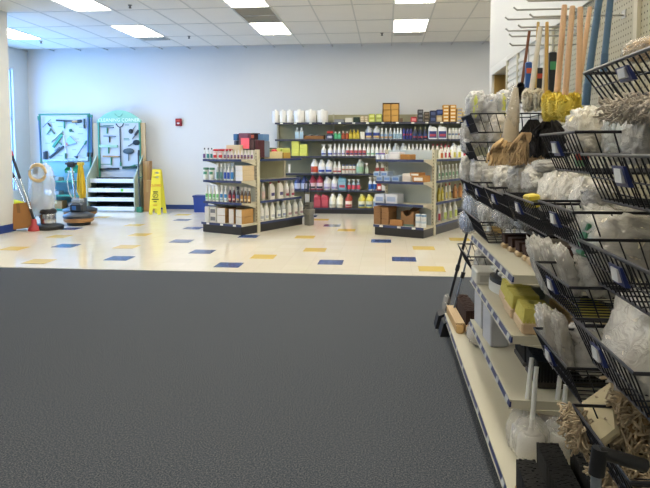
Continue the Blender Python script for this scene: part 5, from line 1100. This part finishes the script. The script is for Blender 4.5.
# ---- goods on the cream shelves
def block_brush(label, loc, L_, w, hb, hr, wood, bri, rz=0, name='scrub_brush', up=True, flare=.0, sp_=.013):
    t = thing(name, label, 'brush', loc, rz)
    zb0, zb1 = (0, hb)
    MB().rbox(-w / 2, w / 2, -L_ / 2, L_ / 2, 0, hb, .008).build('wood_block', wood, t)
    m = MB(); ny = max(6, int(L_ / sp_)); nx = max(3, int(w / sp_))
    for i in range(nx):
        for j in range(ny):
            x = -w / 2 * .86 + w * .86 * i / (nx - 1); y = -L_ / 2 * .93 + L_ * .93 * j / (ny - 1)
            k = 1 + flare; s_ = sp_ * .56; h_ = hb + hr * random.uniform(.96, 1.0); jx, jy = random.uniform(-.1, .1) * sp_, random.uniform(-.1, .1) * sp_
            m.loft([[(x - s_ * .6, y - s_ * .6, hb - .002), (x + s_ * .6, y - s_ * .6, hb - .002), (x + s_ * .6, y + s_ * .6, hb - .002), (x - s_ * .6, y + s_ * .6, hb - .002)],
                    [(x * k - s_ + jx, y * k - s_ + jy, h_), (x * k + s_ + jx, y * k - s_ + jy, h_), (x * k + s_ + jx, y * k + s_ + jy, h_), (x * k - s_ + jx, y * k + s_ + jy, h_)]])
    o_ = m.build('bristles', bri, t); o_['kind'] = 'stuff'
    return t
PALEW = M('#d0b48a', .55, var=.06, scale=8); YBR = M('#d6cb68', .85, var=.12, scale=50); BRN = M('#3a241a', .9, var=.15, scale=60); BLB = M('#161514', .9, var=.2, scale=70)
# z=.87 : brown bristle brushes and long black broom
for i, (px, py) in enumerate(((499, 247.5), (505.5, 251.5), (512.5, 256), (519.5, 260.5))):
    p = G(px, py, .87); block_brush('dark brown brush with round wooden end, %s from far end' % ORD[i], (p.x + .11, p.y, .87), .05, .2, .028, .045, PALEW, BRN, R(8), name='counter_brush')
p = G(531, 266, .87); block_brush('larger dark brown brush with pale block, nearest on cream shelf', (p.x + .1, p.y + .02, .87), .07, .22, .035, .05, PALEW, BRN, R(6), name='counter_brush')
block_brush('long black push broom head lying on the brown brushes', (.77, 3.2, .946), .8, .1, .03, .06, M('#7d766a', .6), BLB, 0, name='push_broom_head')
bagged('clear wrapped tan brush at the far end of cream shelf', 493, 239, 18, 12, .64, .3, '#b59b74', film_m=FILM_CLEAR, name='wrapped_brush', cat='brush')
# z=.62 : white box, iron brush, yellow brushes
p = G(480, 284, .62); carton('white open carton at far end of middle cream shelf', (p.x + .05, 3.55, .62), .15, .2, .075, '#d6d4cc', 0, print_='#b9b7ae')
p = G(494, 291, .62); t = thing('iron_brush', 'black and white iron-shaped hand brush on middle cream shelf', 'brush', (p.x + .05, p.y, .62), R(10))
MB().loft([[(.09 * cos(a_) * (1 if cos(a_) > 0 else .7), .15 * sin(a_), z_) for a_ in [2 * pi * k / 16 for k in range(16)]] for z_ in (.0, .03, .05)], 0, True).build('bristles', M('#dcdcd8', .8), t)
MB().loft([[(.085 * cos(a_) * (1 if cos(a_) > 0 else .7), .14 * sin(a_), z_) for a_ in [2 * pi * k / 16 for k in range(16)]] for z_ in (.05, .075)], 0, True).build('body', M('#1d1d20', .35), t)
MB().tube([(0, -.09, .07), (0, -.07, .12), (0, .06, .12), (0, .09, .07)], .015, 8).build('handle', M('#1d1d20', .35), t)
for i in range(5):
    t = thing('nail_brush', 'small white brush in a row on middle cream shelf, %s from far end' % ORD[i], 'brush', (.7 + .005 * i, 3.52 - i * .085, .62 + (.0)), R(90))
    MB().rbox(-.03, .03, -.1, .1, .07, .095, .008).build('body', M('#e2e2dc', .45), t); MB().rbox(-.026, .026, -.09, .09, 0, .07, .004).build('bristles', M('#cfcfc8', .9), t)
for i, (x, y, z_) in enumerate(((.63, 2.62, .62), (.63, 2.85, .62), (.86, 2.66, .62), (.86, 2.9, .62), (.645, 3.06, .62), (.80, 2.74, .75), (.81, 2.98, .75))):
    block_brush('yellow bristle scrub brush on pale block, %s' % ('nearest at the shelf edge', 'second along the shelf edge', 'nearest at the back of shelf', 'second along the back of shelf', 'farthest along the shelf edge', 'stacked on top, nearer one', 'stacked on top, farther one')[i], (x, y, z_), .195, .14, .05, .055, M('#d9bd98', .55, var=.05, scale=8), YBR, R(random.uniform(-4, 4)), flare=-.2)
# z=.35 : white boxes, black brooms
for px0, px1, y0, y1, lab, yy in ((474.5, 484, 293, 329, 'tall white carton at far end of lower cream shelf', 3.6), (485.5, 503, 311, 345, 'grey white carton in the middle of lower cream shelf', 3.28)):
    A = on(1, yy - .09, px0, y0); B_ = on(1, yy - .09, px1, y1)
    carton(lab, (max((A.x + B_.x) / 2, XF + (B_.x - A.x) / 2 + .02), yy, .35), B_.x - A.x, .18, .21, '#c9cace', R(4))
for i, (x, y) in enumerate(((.72, 2.75), (.72, 3.0), (.88, 2.78))):
    block_brush('black bristle block brush on lower cream shelf, %s' % ('nearest', 'second', 'at the back')[i], (x, y, .35), .22, .14, .03, .09, M('#3b342c', .6), BLB, 0)
# deck : brown push broom, wrapped roll, tan carton
block_brush('long brown bristle push broom head at far end of deck', (.58, 4.38, .13), .5, .085, .06, .1, M('#c9a064', .5, var=.08, scale=6), BRN, R(2), name='push_broom_head')
block_brush('pale wood push broom block beside the brown broom on deck', (.5, 4.38, .13), .5, .055, .06, .012, M('#d0aa70', .5, var=.08, scale=6), PALEW, R(2), name='push_broom_head')
p = G(473, 347, .13)
t = thing('wrapped_roll', 'white roll in crinkled clear wrap lying on the deck', 'roll', (p.x + .05, p.y + .05, .13))
MB().ell((0, 0, .075), .075, .1, .075, 20, 14, .9, .08, 4, 2).build('roll', M('#d9d2c4', .7), t); MB().ell((0, 0, .08), .085, .11, .08, 24, 16, .9, .14, 5, 4).build('plastic_wrap', FILM, t)
carton('tan carton low on the deck behind the toilet brushes', (.82, 2.75, .13), .18, .35, .15, '#9c7c56', R(5))
carton('plain beige carton under the lowest cream shelf', (.78, 3.3, .13), .2, .4, .12, '#b8b19c', R(-2))
# toilet brushes in holders
for i, (tp, bt) in enumerate((((531.8, 358), (524.5, 424)), ((536.4, 367), (531.3, 434)), ((560, 376), (554.5, 425)), ((565.8, 385), (562, 434)))):
    q = G(bt[0] + 1, bt[1] + 26, .13); y = q.y; a = pick(*tp, y); b = pick(*bt, y)
    t = thing('toilet_brush', 'white toilet brush in bagged holder, %s on near deck' % ('leftmost', 'second from left', 'third from left', 'rightmost')[i], 'toilet brush', (b.x, y, .13)); o_ = Vector(t.location)
    MB().lathe([(.05, 0), (.058, .02), (.052, .1), (.04, .11)], 16).build('holder', M('#dcdad2', .45), t); MB().tube([b - o_, (a - o_) * .3 + (b - o_) * .7, a - o_], .0105, 10, r1=.009).build('handle', M('#f2f2f0', .35), t)
    MB().lathe([(.03, .1), (.035, .12), (.016, (b - o_).z), (.012, (b - o_).z + .03)], 12).build('collar', M('#dcdad2', .45), t)
    MB().ell((0, 0, .08), .072, .07, .092, 30, 22, .85, .15, 4, i, cr=.12).build('plastic_bag', FILM_CLEAR, t)
# black push brooms at the near deck
for i, (x0, x1, yb_, yn) in enumerate(((.463, .53, 2.2, 1.6), (.565, .645, 2.34, 1.62), (.68, .77, 2.3, 1.75))):
    block_brush('black bristle push broom head standing on near deck, %s' % ('left one', 'middle one', 'right one')[i], ((x0 + x1) / 2, (yb_ + yn) / 2, .13), yb_ - yn, x1 - x0, .04, .1, M('#b08a58', .5, var=.08, scale=6), BLB, R(-2), name='push_broom_head', sp_=.009)
# tool with black T grip in the foreground
y = 1.3; a = pick(596.5, 470, y); g0 = pick(600, 452, y); g1 = pick(646, 466, y)
t = thing('grip_pole', 'grey pole with thick black T grip standing at the lowest basket', 'tool', (a.x, y, 0))
o_ = Vector(t.location)
MB().tube([(0, 0, .0), (0, 0, a.z), Vector((g0.x, y, g0.z - .02)) - o_], .011, 10).build('pole', M('#8f969c', .3, .6), t)
MB().tube([Vector((g0.x - .003, y, g0.z)) - o_, Vector((g1.x, y, g1.z)) - o_], .014, 10).build('grip', M('#151516', .45), t); MB().tube([Vector((g0.x, y, g0.z + .008)) - o_, Vector((a.x, y, a.z - .01)) - o_], .0165, 10).build('socket', M('#151516', .45), t); MB().rbox(-.05, .05, -.02, .02, 0, .03, .006).build('foot', M('#2a2a2c', .5), t)
# lobby dustpans at the far end of the gondola
for i, (fpx, fpy, tpx, tpy) in enumerate(((441.5, 326, 468, 229), (446.5, 334, 473, 236))):
    p = G(fpx, fpy); q = on(1, p.y + .02, tpx, tpy)
    t = thing('lobby_dustpan', 'black upright dustpan with long pole at gondola end, %s one' % ('farther', 'nearer')[i], 'dustpan', (p.x, p.y, 0))
    MB().loft([[(-.055, -.08, 0), (.06, -.08, 0), (.06, .08, 0), (-.055, .08, 0)], [(-.03, -.08, .1), (.05, -.08, .13), (.05, .08, .13), (-.03, .08, .1)]]).build('pan', M('#141416', .45), t)
    MB().tube([(.03, 0, .1), Vector((q.x, q.y, q.z)) - Vector(t.location)], .011 if i == 0 else .007, 8).build('pole', M('#1b1c20', .4) if i == 0 else M('#8c9096', .3, .8), t)
    m_ = Vector((q.x, q.y, q.z)) - Vector(t.location)
    MB().tube([m_ * .52 + Vector((.012, 0, .04)), m_ * .58 + Vector((.012, 0, .04))], .016, 8).build('clip', M('#111113', .4), t)
    if i == 0: MB().ell((.035, -.02, .16), .035, .04, .1, 16, 12, 1, .2, 4, 8).build('plastic_wrap', FILM_CLEAR, t)
